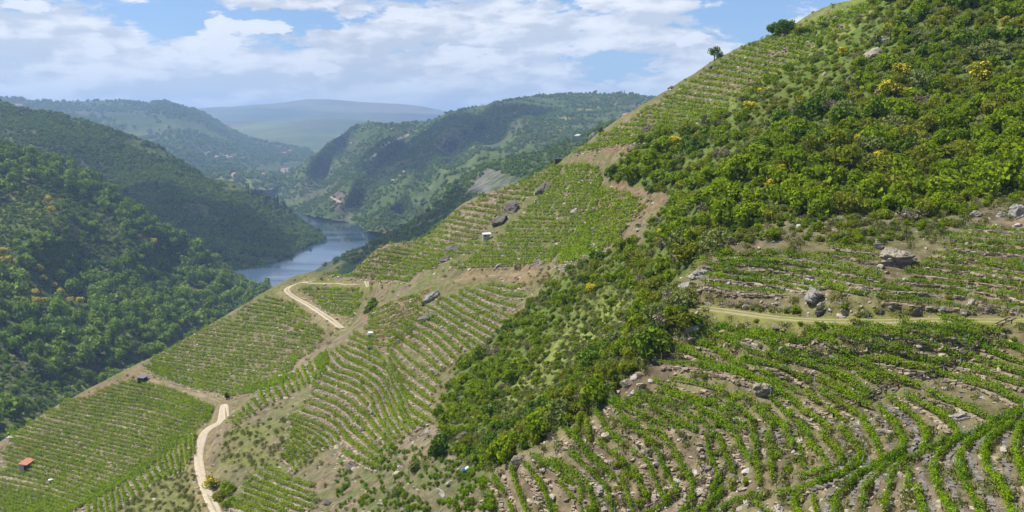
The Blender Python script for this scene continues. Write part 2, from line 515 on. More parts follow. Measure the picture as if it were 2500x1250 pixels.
SIL = np.clip((YY - 200) / 60, 0, 1)
ZZ = ZZ + fbm(XX, YY, 16, 4, 3) * (0.9 - 0.3 * SIL) + fbm(XX, YY, 3.2, 3, 11) * 0.22
LOGY = np.log(YS)

def ground_z(x, y):
    return bil(ZZ, KS, LOGY, np.asarray(x) / np.asarray(y), y)
_smax = None
def refresh():
    global _smax
    _smax = np.maximum.accumulate(ZZ / YY, axis=0)
def at(u, v):
    """where the line of sight through photo pixel (u, v) first meets the near hillside; NaN where it misses"""
    u, v = np.atleast_1d(np.asarray(u, float)), np.atleast_1d(np.asarray(v, float))
    k, s = rays(u, v)
    out = np.full((len(k), 3), np.nan)
    fi = (k - KS[0]) / (KS[1] - KS[0])
    ii = np.clip(np.round(fi).astype(int), 0, NK - 1)
    for c in np.unique(ii):
        m = np.where(ii == c)[0]
        sm = _smax[:, c]
        j = np.searchsorted(sm, s[m], side='left')
        ok = (j > 0) & (j < NY)
        jj = j[ok]
        mm = m[ok]
        s0, s1 = ZZ[jj - 1, c] / YS[jj - 1], ZZ[jj, c] / YS[jj]
        f = np.clip((s[mm] - s0) / np.where(abs(s1 - s0) < 1e-9, 1, s1 - s0), 0, 1)
        y = YS[jj - 1] + f * (YS[jj] - YS[jj - 1])
        out[mm] = np.stack([k[mm] * y, y, s[mm] * y], -1)
    return out
refresh()

# tracks: flatten the hillside along their line, cut bank above and fill below
ROADS = {
    'gravel': [dict(px=[(752, 687), (735, 689), (712, 696), (697, 704), (702, 716), (730, 732), (775, 758), (812, 782), (834, 802)], w=2.4, taper=(0,0)),
               dict(px=[(573, 1001), (556, 1010), (525, 1030), (497, 1055), (487, 1085), (484, 1120), (490, 1160), (504, 1200), (522, 1240), (536, 1275)], w=2.0, taper=(50,0))],
    'spur': [dict(px=[(742, 690), (790, 692), (850, 693), (905, 695), (915, 696)], w=1.5, taper=(0,40))],
    'grass': [dict(px=[(1690, 748), (1730, 757), (1800, 766), (1870, 774), (2000, 784), (2150, 784), (2300, 781), (2420, 783), (2530, 787), (2900, 796)], w=3.0)],
    'path': [dict(px=[(0, 1163), (40, 1172), (80, 1182), (110, 1192)], w=2.6),
             dict(px=[(338, 893), (352, 916), (385, 935), (430, 948), (480, 962), (520, 972), (540, 983)], w=2.2, taper=(20,30)),
             dict(px=[(1110, 684), (1150, 678), (1200, 672), (1260, 668), (1330, 664)], w=2.6)],
}
def flatten(line3, w, soft=2.2, dip=0.05):
    XY = np.stack([XX, YY], -1).reshape(-1, 2)
    lo, hi = line3[:, :2].min(0) - 8, line3[:, :2].max(0) + 8
    m = np.where((XY > lo).all(1) & (XY < hi).all(1))[0]
    d, wh = seg_dist(XY[m], line3[:, :2])
    zi = np.interp(wh, np.arange(len(line3)), line3[:, 2])
    f = np.clip((d - w * 0.62) / soft, 0, 1)
    f = 1 - f * f * (3 - 2 * f)
    Zf = ZZ.reshape(-1)
    Zf[m] = Zf[m] * (1 - f) + (zi - dip) * f
road_lines, TAPER = [], []
for kind, lst in ROADS.items():
    for r in lst:
        l = at(*smooth_line(r['px'], 60, 3).T)
        l = l[~np.isnan(l[:, 0])]
        z = l[:, 2].copy()
        for _ in range(30):
            z[1:-1] = .25 * z[:-2] + .5 * z[1:-1] + .25 * z[2:]
        l[:, 2] = z
        l = smooth_line(l, 120, 10)
        flatten(l, r['w'])
        road_lines.append((kind, l, r['w']))
        TAPER.append(r.get('taper', (6, 6)))
refresh()

def below(u, v, hgt):
    """ground point under something whose middle shows at (u, v) and stands hgt above the ground"""
    P = at(u, v)
    y = np.nan_to_num(P[:, 1], nan=200.0)
    P2 = at(u, np.asarray(v, float) + hgt * FPX / y)
    bad = np.isnan(P2[:, 0])
    P2[bad] = P[bad]
    return P2

def split_path(P, jump=3.0):
    out, cur = [], []
    for p_ in P:
        if np.isnan(p_[0]) or (cur and np.linalg.norm(p_ - cur[-1]) > jump):
            if len(cur) > 3: out.append(np.array(cur))
            cur = []
            if np.isnan(p_[0]): continue
        cur.append(p_)
    if len(cur) > 3: out.append(np.array(cur))
    return out
def row_paths(px, jump=3.0, n=60, hgt=.6):
    s_ = smooth_line(px, n, 2)
    P = below(s_[:, 0], s_[:, 1], hgt)
    res = []
    for p_ in split_path(P, jump):
        p_[:, 2] = ground_z(p_[:, 0], p_[:, 1])
        res.append(p_)
    return res

# rows of the near terraces, each as it runs across the photograph
NEAR = """1744,767 1800,779 1848,801|1719,776 1802,808 1860,826 1917,844 2032,877|2046,873 2090,897 2133,920|1697,808 1750,820 1802,834|1830,848 1917,866 1996,888 2072,920 2115,949|1708,834 1760,852 1809,880|1816,877 1881,902 1938,942
1665,848 1762,880 1830,902 1895,924|1823,870 1902,884 1989,931|1614,877 1708,884 1802,906 1881,934 1935,960|1643,916 1722,931 1816,960|1607,924 1690,956|1859,805 1930,822 2003,834 2140,895|1989,805 2060,824 2133,844 2220,862 2302,877
2036,790 2110,808 2190,826 2334,862|2118,783 2180,796 2248,812 2363,841|2205,783 2280,793 2349,805 2406,826|2309,776 2370,784 2428,798|2126,866 2180,878 2241,891 2277,895|2158,906 2205,924|2007,920 2061,942 2104,960|2175,913 2240,933
2439,826 2470,836 2500,848 2540,858|2406,844 2450,862 2500,877 2540,885|2370,862 2430,882 2500,905 2540,918|2345,880 2420,907 2500,931 2540,942|2302,905 2360,922 2420,938 2500,975 2530,990|2279,955 2340,980 2404,1005 2440,1022|2214,958 2255,980 2292,999 2339,1044
2178,968 2205,988 2235,1010 2258,1040 2263,1065 2250,1085|2149,989 2175,1015 2193,1036 2206,1080 2175,1116 2115,1142|2105,1015 2120,1040 2136,1064 2152,1106 2123,1137|2058,1044 2078,1062 2092,1077 2102,1111 2066,1137 2006,1166|2011,1057 2042,1090 2058,1116 2016,1140 1965,1152
1977,1075 2000,1098 2016,1119|1954,1085 1962,1127|2011,950 2050,975 2089,999|2048,950 2082,966 2115,981|1977,958 2015,985 2053,1012|1907,950 1959,989 2019,1033|1881,960 1941,1018 1975,1059|1871,984 1910,1028 1936,1080|1850,989 1886,1036 1868,1059 1897,1096
1559,950 1642,981 1694,1015|1538,963 1616,997 1694,1041|1499,960 1569,1005 1650,1036|1486,971 1538,1018 1606,1044 1639,1080 1652,1106 1689,1171 1691,1210 1668,1241|1491,1010 1569,1051 1606,1090 1621,1132 1652,1189|1455,997 1486,1049 1548,1098|1385,1044 1424,1085 1486,1142 1494,1155
1301,1103 1356,1142 1416,1179 1421,1236|1281,1124 1325,1171 1340,1240|1249,1142 1268,1197 1291,1255|1205,1158 1231,1192 1258,1258|1356,1116 1434,1171 1450,1231|1398,1101 1455,1153 1481,1184 1499,1252|1468,1077 1520,1116 1528,1142|1520,1163 1546,1244|1548,1140 1577,1205|1577,1116 1621,1210
1310,1158 1355,1236|1369,1171 1395,1205|1710,1020 1751,1054 1788,1137|1725,1062 1736,1116 1756,1153|1642,960 1720,999 1790,1049 1832,1122|1733,971 1780,1005 1814,1038|1772,966 1832,1010 1845,1080|1616,950 1655,958 1720,976|1845,1100 1852,1165|1880,1105 1885,1150|1430,1015 1440,1065|1412,1022 1408,1050
1910,1200 1980,1176 2048,1150 2100,1122|2037,1255 2042,1200 2071,1176 2105,1145|2107,1213 2113,1179 2149,1142 2178,1119 2198,1098|2170,1174 2178,1142 2214,1111 2256,1096 2318,1064 2344,1059
2330,1260 2326,1246 2292,1184 2276,1137 2292,1096 2331,1070 2400,1040 2450,1015 2500,985|2400,1260 2396,1241 2370,1192 2349,1153 2341,1106 2370,1067 2409,1046 2456,1020 2497,997|2475,1255 2469,1231 2448,1184 2409,1127 2399,1096 2417,1062 2474,1028|2520,1190 2500,1158 2479,1096 2484,1044 2497,1023
2256,1255 2243,1200|1954,1246 1936,1226 1945,1205|1990,1235 1985,1205|1750,1245 1790,1215 1850,1200|1690,1250 1740,1215 1760,1190|1580,1250 1620,1222 1640,1200|1880,1245 1852,1222|2215,1180 2218,1140|2160,1225 2165,1200|1440,1248 1470,1215|1720,1245 1750,1160"""
UPPER = """1751,607 1888,610 1970,622 2050,636 2140,664|1722,621 1852,625 2014,646 2140,672|1722,636 1852,639 1996,664 2147,693|1744,650 1888,668 2021,690|1733,668 1800,674 1870,682 1989,700|1722,682 1773,697 1840,703 1906,708|2032,693 2104,708|2000,610 2070,618 2133,628|2025,594 2126,607
2219,657 2338,672 2430,682 2530,694|2190,679 2320,686 2430,706 2530,730|2165,697 2250,704 2338,711|2144,715 2248,729 2370,744|2356,715 2464,740 2530,762|2237,639 2356,650 2450,662 2530,672|2273,625 2390,637 2530,654|2280,610 2392,621 2530,644|2306,592 2428,603 2530,617|2320,578 2420,586 2530,594|2338,567 2420,572 2530,577|2360,550 2430,552 2530,557"""

# cut a level bench for every row of the near terraces
ROW_PATHS = {"near": [], "upper": []}
for text, place in ((NEAR, "near"), (UPPER, "upper")):
    for line in text.replace("\n", "|").split("|"):
        if not line.strip(): continue
        px = [tuple(float(q) for q in s_.split(',')) for s_ in line.split()]
        if px[-1][0] >= 2518:            # the row goes on past the picture's edge
            (ua, va), (ub, vb) = px[-2], px[-1]
            sl_ = (vb - va) / max(ub - ua, 20)
            px = px[:-1] + [(ub, vb), (ub + 170, vb + sl_ * 120), (ub + 330, vb + sl_ * 190)]
        for P in row_paths(px, 4.0):
            ROW_PATHS[place].append((px, P))
for place in ROW_PATHS:
    for px, P in ROW_PATHS[place]:
        z = P[:, 2].copy()
        for _ in range(12): z[1:-1] = .25 * z[:-2] + .5 * z[1:-1] + .25 * z[2:]
        P[:, 2] = z
        flatten(P[::2], .75, .42, 0.0)
refresh()

# what grows where, as outlines on the photograph carried onto the ground
SCRUB = [(2160, -20), (2060, 75), (1990, 135), (1850, 205), (1790, 275), (1690, 305), (1560, 345), (1480, 420), (1500, 445), (1640, 478), (1560, 585), (1420, 650), (1330, 695), (1250, 790), (1110, 890),
         (1070, 1020), (1100, 1110), (1190, 1165), (1240, 1120), (1420, 1025), (1530, 930), (1690, 785), (1690, 740), (1640, 690), (1740, 600), (1870, 585), (2140, 600), (2310, 575), (2400, 505), (2520, 490), (3200, 430), (3200, -120), (2520, -60)]
OPEN = [(1400, 740), (1480, 700), (1590, 715), (1560, 740), (1440, 860), (1330, 960), (1240, 1040), (1200, 1000), (1300, 900)]      # grassy opening in the scrub
STRIP = [(1740, 600), (1870, 545), (2050, 525), (2250, 540), (2400, 480), (2520, 470), (2520, 520), (2400, 525), (2310, 580), (2140, 605), (1870, 590)]
GRASSY = [[(365, 1165), (480, 1110), (490, 1160), (520, 1250), (330, 1280), (250, 1262)], [(700, 1080), (740, 1060), (800, 1090), (770, 1130), (640, 1160)],
          [(1280, 668), (1360, 655), (1385, 690), (1320, 700)], [(800, 775), (850, 780), (830, 820), (800, 825)], [(560, 1040), (700, 1020), (740, 1120), (620, 1150), (530, 1130)]]
HEATH = [[(1370, 395), (1530, 365), (1540, 390), (1440, 410), (1470, 330), (1560, 330), (1500, 400)], [(300, 900), (345, 880), (360, 905), (250, 960), (160, 1010), (150, 990)], [(0, 1090), (60, 1060), (120, 1070), (60, 1110)],
         [(1150, 650), (1330, 640), (1330, 690), (1110, 700)], [(1500, 440), (1640, 480), (1560, 540), (1430, 560)], [(880, 750), (1010, 720), (1060, 690), (1010, 830), (930, 860), (890, 800)]]
VX, VY, VZ = XX.ravel(), YY.ravel(), ZZ.ravel()
PU, PV = project(np.stack([VX, VY, VZ], -1))
ju, jv = PU + fbm(VX, VY, 5, 3, 21) * 18, PV + fbm(VX, VY, 5, 3, 22) * 18
nA, nB, nC = fbm(VX, VY, 22, 4, 31), fbm(VX, VY, 6, 4, 32), fbm(VX, VY, 2.0, 3, 33)
soil = np.array([0.160, 0.128, 0.080])
tint = np.tile(soil, (len(VX), 1))
def blend(mask, c):
    global tint
    mask = np.clip(mask, 0, 1)[:, None]
    tint = tint * (1 - mask) + np.array(c) * mask
blend(0.4 + 1.6 * nB, (0.205, 0.170, 0.112))
blend(-0.1 + 1.8 * nC, (0.085, 0.066, 0.045))
far = np.clip((VY - 130) / 80, 0, 1)
blend(far * np.clip(0.45 + 1.5 * nA + nB, 0, .8), (0.100, 0.112, 0.032))
blend((1 - far) * np.clip(0.0 + 1.3 * nA + nB, 0, .55), (0.105, 0.108, 0.035))
sc = in_poly(ju, jv, SCRUB)
blend(sc * 1.0, (0.090, 0.112, 0.024))
blend(sc * np.clip(0.5 + 2 * nB, 0, 1), (0.085, 0.125, 0.022))
blend((sc & in_poly(ju, jv, OPEN)) * np.clip(0.75 + nB, 0, 1), (0.175, 0.205, 0.055))
blend((in_poly(ju, jv, STRIP)) * np.clip(0.6 + nB, 0, 1), (0.15, 0.13, 0.085))
blend(in_poly(ju, jv, [(560, 1020), (720, 1000), (800, 1080), (900, 1090), (1080, 1110), (1230, 1180), (1230, 1270), (560, 1270)]) * np.clip(.55 + nB, 0, .85), (0.120, 0.112, 0.062))
blend(in_poly(ju, jv, [(820, 1100), (1080, 1090), (1230, 1180), (1230, 1270), (760, 1270)]) * np.clip(.1 + 2 * nC + nB, 0, .7), (0.085, 0.105, 0.03))
blend(in_poly(ju, jv, [(860, 800), (900, 740), (1060, 690), (1330, 650), (1300, 720), (1110, 880), (1000, 820)]) * np.clip(.3 + 1.6 * nB, 0, .8), (0.105, 0.120, 0.034))
for g in GRASSY: blend(in_poly(ju, jv, g) * np.clip(0.75 + nB, 0, 1), (0.125, 0.135, 0.04))
blend(in_poly(ju, jv, [(2060, -40), (2200, -40), (2165, 0), (2060, 85), (1985, 140), (1850, 210), (1790, 285), (1700, 310), (1760, 250), (1880, 170), (1970, 80), (2000, 20)]) * np.clip(.8 + nB, 0, 1), (0.135, 0.17, 0.03))
blend(in_poly(ju, jv, [(1880, 85), (1990, 55), (2130, 0), (1970, 130), (1850, 200), (1700, 300), (1560, 340), (1440, 370), (1600, 250), (1740, 160)]) * np.clip(.35 + 1.5 * nB, 0, .8), (0.125, 0.14, 0.04))
blend(in_poly(ju, jv, [(1900, 75), (1960, 30), (2080, -60), (2170, -60), (2100, 40), (2000, 90)]) * np.clip(.8 + nB, 0, 1), (0.125, 0.155, 0.03))
for g in HEATH: blend(in_poly(ju, jv, g) * np.clip(0.75 + nB, 0, 1), (0.165, 0.118, 0.07))
XYf = np.stack([VX, VY], -1)
for kind, l, wd in road_lines:
    lo, hi = l[:, :2].min(0) - 6, l[:, :2].max(0) + 6
    mi = np.where((XYf > lo).all(1) & (XYf < hi).all(1))[0]
    d, _ = seg_dist(XYf[mi], l[:, :2])
    mk = np.zeros(len(VX))
    mk[mi] = np.clip(1.25 - (d - wd * .5) / 1.6 + nB[mi], 0, 1) * (0.85 if kind != 'path' else 0.6)
    blend(mk, (0.15, 0.155, 0.04) if kind in ('grass', 'spur') else (0.20, 0.165, 0.085))
ground_me = mesh_np("hillside", np.stack([VX, VY, VZ], -1), grid_faces(NY, NK), [M['ground']], smooth=True, color=tint)
tag(obj("hillside", ground_me), kind="structure")

def ribbon(name, l, w, colf, nacross=13, lift=0.035, taper=(0, 0)):
    n = len(l)
    ii = np.arange(n)
    tp_ = np.minimum(np.clip((ii + 1) / max(taper[0], 1e-3), .12, 1), np.clip((n - ii) / max(taper[1], 1e-3), .12, 1))
    T = np.gradient(l[:, :2], axis=0)
    T /= np.linalg.norm(T, axis=1, keepdims=True)
    Nn = np.stack([-T[:, 1], T[:, 0]], -1)
    s = np.linspace(-.5, .5, nacross)
    wob = tp_ *(1 + 0.22 * fbm(np.arange(n) * 1.0, np.zeros(n), 9, 3, 5))
    XYr = l[:, None, :2] + Nn[:, None, :] * (s[None, :, None] * w * wob[:, None, None])
    Z = ground_z(XYr[..., 0], XYr[..., 1]) + lift + 0.05 * (1 - (2 * s[None, :]) ** 2)
    Z[:, 0] -= 0.12; Z[:, -1] -= 0.12
    V = np.concatenate([XYr, Z[..., None]], -1).reshape(-1, 3)
    return mesh_np(name, V, grid_faces(n, nacross), [M['gravel']], smooth=True, color=colf(np.broadcast_to(s, (n, nacross)).ravel(), V))
def col_gravel(s, V):
    nz = fbm(V[:, 0], V[:, 1], 4, 4, 51)
    c = np.tile([0.42, 0.36, 0.265], (len(V), 1))
    mid = np.clip((0.13 - abs(s)) / 0.06 + nz * 1.5 - .55, 0, 1)[:, None] * 0.85 * np.where((V[:, 1] > 235) | (V[:, 1] < 176), 1.0, .12)[:, None]
    return c * (1 - mid) + np.array([0.16, 0.17, 0.07]) * mid
def col_grass(s, V):
    nz = fbm(V[:, 0], V[:, 1], 4, 4, 52)
    rut = np.clip(1.25 - abs(abs(s) - .24) / .09 + nz * .8, 0, 1)[:, None] * 0.9
    return np.array([0.17, 0.175, 0.045]) * (1 - rut) + np.array([0.30, 0.26, 0.175]) * rut
def col_path(s, V):
    nz = fbm(V[:, 0], V[:, 1], 4, 4, 53)[:, None]
    return np.array([0.215, 0.172, 0.105]) * (1 + .6 * nz)
CF = {'gravel': col_gravel, 'spur': lambda s, V: col_gravel(s, V) * .9, 'grass': col_grass, 'path': col_path}
RN = {'gravel': 'gravel_road', 'spur': 'side_track', 'grass': 'grass_track', 'path': 'dirt_path'}
for (kind, l, wd), tpr in zip(road_lines, TAPER):
    tag(obj(RN[kind], ribbon(RN[kind], l, wd, CF[kind], taper=tpr)), kind="structure")

# ------------------------------------------------------------------ farther hills, each a sheet with its own distances and relief
RIVER_Z = -150.0
HILLS = {}
def hill(name, top, bot, cps, nu, nv, relief, seed, mat, tintf, over=0.12, c=60.0, ulo=None, uhi=None):
    top, bot = np.array(top, float), np.array(bot, float)
    cp = np.array(cps, float)
    f = RBF(cp[:, :2] / 100.0, np.log(cp[:, 2]), c / 100.0)
    us = np.linspace(top[0, 0] if ulo is None else ulo, top[-1, 0] if uhi is None else uhi, nu)
    vt, vb = np.interp(us, top[:, 0], top[:, 1]), np.interp(us, bot[:, 0], bot[:, 1])
    vb = np.maximum(vb, vt + 2)
    tt = np.linspace(0, 1, nv)
    U = np.broadcast_to(us, (nv, nu))
    Vv = vb[None] + (vt - vb)[None] * tt[:, None]
    Y = np.exp(f(np.stack([U, Vv], -1) / 100.0))
    P = unproject(U, Vv, Y)
    # roll over the crest and fall away behind
    H = P[-1, :, :2] / np.linalg.norm(P[-1, :, :2], axis=1, keepdims=True)
    back = []
    for q in range(1, 9):
        g = q / 8
        Q = P[-1].copy()
        Q[:, :2] += H * (over * np.linalg.norm(P[-1, :, :2], axis=1)[:, None] * g)
        Q[:, 2] -= (over * 0.75 * np.linalg.norm(P[-1, :, :2], axis=1)) * g ** 1.6
        back.append(Q)
    P = np.concatenate([P, np.array(back)], 0)
    ztop = np.broadcast_to(P[nv - 1, :, 2], P.shape[:2])
    fade = np.clip((ztop - P[..., 2]) / (relief * 3.0), 0.25, 1)
    P[..., 2] += fade * relief * fbm(P[..., 0], P[..., 1], relief * 9, 5, seed)
    cu_, cv_ = project(P)
    tc_ = tintf(P.reshape(-1, 3), cu_.ravel(), cv_.ravel())
    me = mesh_np(name, P.reshape(-1, 3), grid_faces(nv + 8, nu), [mat], smooth=True, color=tc_)
    o = tag(obj(name, me), kind="structure")
    HILLS[name] = dict(P=P, nv=nv, nu=nu, tint=tc_.reshape(nv + 8, nu, 3), o=o)
    return o
m, t, out = new_mat("wooded_hill"); M['hill'] = m
at_ = t.new('ShaderNodeAttribute', attribute_name="tint")
p = pos_of(t)
n1, n2, n3 = t.noise(p, 0.012, 5, .6), t.noise(p, 0.07, 4, .65), t.noise(p, 0.22, 3, .6)
c = t.mix(t.ramp(n2, .38, .66), at_.outputs[0], t.mix(1.0, at_.outputs[0], (.50, .55, .55), 'MULTIPLY'))
c = t.mix(t.math('MULTIPLY', t.ramp(n1, .42, .66), .6), c, t.mix(1.0, c, (1.5, 1.3, 1.05), 'MULTIPLY'))
principled(t, out, c, 0.95, 0.05, t.math('ADD', n2, t.math('MULTIPLY', n3, .6)), 1.0, 6.0)

def lerpc(a, b, f):
    f = np.clip(f, 0, 1)[:, None]
    return np.asarray(a) * (1 - f) + np.asarray(b) * f
GREEN_D, GREEN, GREEN_L = (0.045, 0.072, 0.018), (0.075, 0.105, 0.024), (0.135, 0.160, 0.04)
BROWN, BARE = (0.10, 0.085, 0.055), (0.21, 0.165, 0.115)
def tint_left_near(P, u, v):
    n = fbm(P[:, 0], P[:, 1], 60, 4, 61)
    c = lerpc(GREEN, GREEN_L, .45 + 1.5 * n)
    return lerpc(c, BROWN, np.clip(-.2 + 2.2 * fbm(P[:, 0], P[:, 1], 45, 4, 62), 0, .6))
def tint_left_mid(P, u, v):
    n = fbm(P[:, 0], P[:, 1], 120, 4, 63)
    return lerpc(lerpc(GREEN_D, GREEN, .5 + 1.4 * n), BROWN, np.clip(-.25 + 2.2 * fbm(P[:, 0], P[:, 1], 90, 4, 64), 0, .5))
def tint_far(P, u, v):
    n = fbm(P[:, 0], P[:, 1], 500, 5, 65)
    c = lerpc(GREEN_D, GREEN_L, .4 + 1.2 * n)
    return lerpc(c, BROWN, np.clip(-.1 + 2.0 * fbm(P[:, 0], P[:, 1], 380, 4, 66) + np.clip((300 - v) / 90, 0, .5), 0, .75))
def line_mask(u, v, pl, wpx):
    d, _ = seg_dist(np.stack([u, v], -1), np.array(pl, float))
    return np.clip(1.6 - d / wpx, 0, 1)
def tint_right(P, u, v):
    n = fbm(P[:, 0], P[:, 1], 150, 5, 67)
    c = lerpc(GREEN_D, GREEN, .5 + 1.6 * n)
    c = lerpc(c, BROWN, np.clip(-.1 + 2.2 * fbm(P[:, 0], P[:, 1], 160, 4, 68), 0, .6))
    ju_, jv_ = u + 14 * fbm(P[:, 0], P[:, 1], 40, 3, 69), v + 8 * fbm(P[:, 0], P[:, 1], 40, 3, 70)
    for poly, cc, f in [([(1400, 330), (1440, 290), (1520, 280), (1590, 300), (1540, 330), (1440, 340)], (0.10, 0.115, 0.045), .5), ([(1370, 225), (1620, 230), (1600, 260), (1480, 262), (1420, 245)], (0.12, 0.115, 0.045), .5),
                        ([(1320, 290), (1370, 275), (1390, 310), (1330, 320)], (0.12, 0.15, 0.04), .7), ([(1090, 400), (1150, 350), (1200, 350), (1130, 420), (1040, 480), (1000, 510)], (0.10, 0.125, 0.045), .6),
                        ([(670, 470), (740, 410), (770, 400), (720, 470), (760, 500), (720, 510)], (0.10, 0.13, 0.045), .5), ([(1200, 380), (1300, 330), (1360, 350), (1280, 380), (1210, 400)], (0.085, 0.11, 0.035), .5),
                        ([(870, 350), (960, 350), (1000, 380), (900, 380)], (0.10, 0.08, 0.06), .7), ([(1000, 340), (1130, 330), (1120, 360), (980, 400)], (0.085, 0.075, 0.055), .5), ([(860, 390), (990, 350), (980, 372), (930, 420), (890, 420)], (0.09, 0.08, 0.05), .5),
                        ([(810, 455), (830, 440), (850, 490), (835, 520), (800, 505)], (0.17, 0.13, 0.10), .7), ([(810, 520), (830, 505), (880, 520), (850, 548), (815, 543)], (0.13, 0.125, 0.07), .7)]:
        c = lerpc(c, cc, in_poly(ju_, jv_, poly) * f)
    for pl, wpx, cc in [([(1020, 314), (1002, 320), (995, 330), (945, 350), (925, 368), (905, 390)], 2.6, (0.42, 0.33, 0.22)), ([(1062, 350), (1065, 362), (1075, 367), (1090, 365)], 1.6, (0.34, 0.28, 0.2)), ([(1103, 368), (1107, 378), (1102, 390), (1104, 398)], 1.6, (0.34, 0.29, 0.2)),
                        ([(1267, 256), (1262, 270), (1256, 276)], 1.4, (0.34, 0.28, 0.2)), ([(797, 470), (815, 485), (830, 493)], 2.0, (0.36, 0.28, 0.2)), ([(960, 320), (952, 310), (948, 302)], 1.5, (0.3, 0.22, 0.16)), ([(835, 455), (815, 465), (798, 472)], 2.6, (0.20, 0.15, 0.12))]:
        c = lerpc(c, cc, line_mask(u, v, pl, wpx))
    yl = np.clip(fbm(P[:, 0], P[:, 1], 60, 4, 71) * 3 - 1.0, 0, .6) * in_poly(u, v, [(1270, 225), (1620, 225), (1600, 300), (1380, 330), (1250, 290)])
    return lerpc(c, (0.36, 0.26, 0.03), yl)
def tint_right_near(P, u, v):
    n = fbm(P[:, 0], P[:, 1], 70, 5, 72)
    c = lerpc(GREEN_D, GREEN, .6 + 1.5 * n)
    c = lerpc(c, BROWN, np.clip(-.05 + 2.2 * fbm(P[:, 0], P[:, 1], 80, 4, 73), 0, .7))
    ju_, jv_ = u + 12 * fbm(P[:, 0], P[:, 1], 25, 3, 74), v + 9 * fbm(P[:, 0], P[:, 1], 25, 3, 75)
    st = fbm(P[:, 0], P[:, 1], 7, 3, 76)
    c = lerpc(c, (0.155, 0.15, 0.13), in_poly(ju_, jv_, [(1130, 480), (1150, 445), (1190, 415), (1225, 395), (1290, 440), (1260, 470), (1120, 530)]) * np.clip(.6 + 2 * st, 0, 1))
    c = lerpc(c, (0.17, 0.14, 0.12), in_poly(ju_, jv_, [(1090, 505), (1130, 480), (1130, 520), (1080, 545), (1020, 550)]) * .7)
    c = lerpc(c, (0.10, 0.12, 0.035), in_poly(ju_, jv_, [(1230, 385), (1290, 370), (1340, 395), (1300, 415), (1270, 400)]) * .8)
    c = lerpc(c, (0.15, 0.145, 0.085), in_poly(ju_, jv_, [(1400, 325), (1470, 300), (1530, 288), (1500, 320), (1440, 345)]) * .8)
    return lerpc(c, (0.34, 0.32, 0.29), line_mask(u, v, [(1392, 335), (1415, 338), (1445, 340)], 3.0))

hill("wooded_left_hill", [(-260, 240), (-120, 300), (0, 340), (100, 388), (230, 448), (330, 522), (400, 565), (480, 612), (540, 650), (600, 690), (640, 704), (662, 712)],
     [(-260, 1150), (0, 1130), (150, 1040), (340, 930), (500, 850), (600, 790), (662, 725)],
     [(-260, 240, 760), (-260, 700, 560), (-260, 1100, 400), (0, 340, 900), (230, 448, 930), (480, 612, 960), (662, 712, 945), (640, 704, 950), (0, 600, 700), (200, 690, 735), (400, 700, 830), (0, 900, 520), (200, 880, 575), (400, 800, 700), (0, 1100, 430), (500, 780, 770),
      (500, 850, 740), (600, 790, 840), (560, 720, 900), (340, 930, 600), (100, 450, 830), (300, 560, 840), (120, 560, 735), (330, 640, 800)], 240, 200, 9.0, 81, M['hill'], tint_left_near)
hill("left_valley_hill", [(-300, 170), (-150, 220), (0, 252), (60, 272), (130, 277), (190, 292), (250, 312), (380, 357), (440, 392), (500, 432), (560, 442), (620, 464), (690, 504), (740, 545), (780, 570), (797, 581)],
     [(-300, 500), (0, 520), (150, 560), (330, 640), (450, 680), (550, 690), (600, 664), (650, 648), (700, 630), (745, 604), (797, 586)],
     [(-300, 170, 1500), (-300, 500, 1100), (0, 252, 1620), (250, 312, 1600), (500, 432, 1560), (620, 464, 1530), (690, 504, 1500), (797, 582, 1432), (745, 602, 1322), (700, 630, 1205), (650, 648, 1135), (600, 664, 1085), (300, 520, 1260), (100, 400, 1320), (450, 600, 1180),
      (550, 690, 1010), (200, 400, 1420), (400, 450, 1420), (600, 560, 1300), (520, 520, 1370), (680, 570, 1370), (0, 520, 1080), (330, 640, 980)], 260, 150, 16.0, 82, M['hill'], tint_left_mid)
hill("right_valley_hill", [(640, 476), (655, 462), (700, 428), (750, 396), (800, 352), (850, 317), (875, 305), (900, 300), (950, 303), (1000, 300), (1060, 290), (1100, 272), (1170, 258), (1250, 243), (1330, 232), (1420, 229), (1480, 231), (1540, 228), (1600, 238), (1700, 262), (1900, 290)],
     [(640, 480), (690, 498), (725, 517), (760, 532), (800, 540), (870, 549), (890, 565), (960, 580), (1100, 560), (1300, 440), (1500, 350), (1700, 330), (1900, 320)],
     [(640, 476, 2450), (655, 462, 2500), (690, 498, 2120), (725, 517, 1930), (760, 532, 1790), (800, 540, 1715), (870, 549, 1650), (885, 562, 1570), (850, 317, 2750), (1000, 300, 2850), (1170, 258, 2700), (1330, 232, 2650), (1600, 238, 2400), (1900, 290, 2200),
      (750, 470, 2150), (800, 400, 2450), (740, 430, 2300), (900, 345, 2560), (860, 400, 2345), (820, 440, 2190),                 # first face, then its shaded gully
      (960, 345, 2380), (900, 392, 2200), (840, 440, 2010), (810, 480, 1880), (770, 520, 1800),                                   # second rib
      (1000, 370, 2380), (960, 410, 2190), (920, 450, 2015), (890, 500, 1830),
      (1200, 300, 2300), (1130, 335, 2160), (1060, 385, 1990), (990, 430, 1850), (930, 490, 1720), (890, 540, 1620),              # third rib
      (1180, 350, 2200), (1110, 400, 1930), (1040, 450, 1790), (980, 520, 1660),
      (1350, 310, 1980), (1250, 340, 1850), (1170, 375, 1720), (1100, 420, 1600), (1020, 490, 1500), (960, 560, 1450),            # fourth rib
      (1450, 280, 2150), (1500, 330, 1750), (1100, 560, 1300), (1300, 440, 1350), (1700, 330, 1700), (1400, 340, 1700)], 420, 200, 18.0, 83, M['hill'], tint_right)
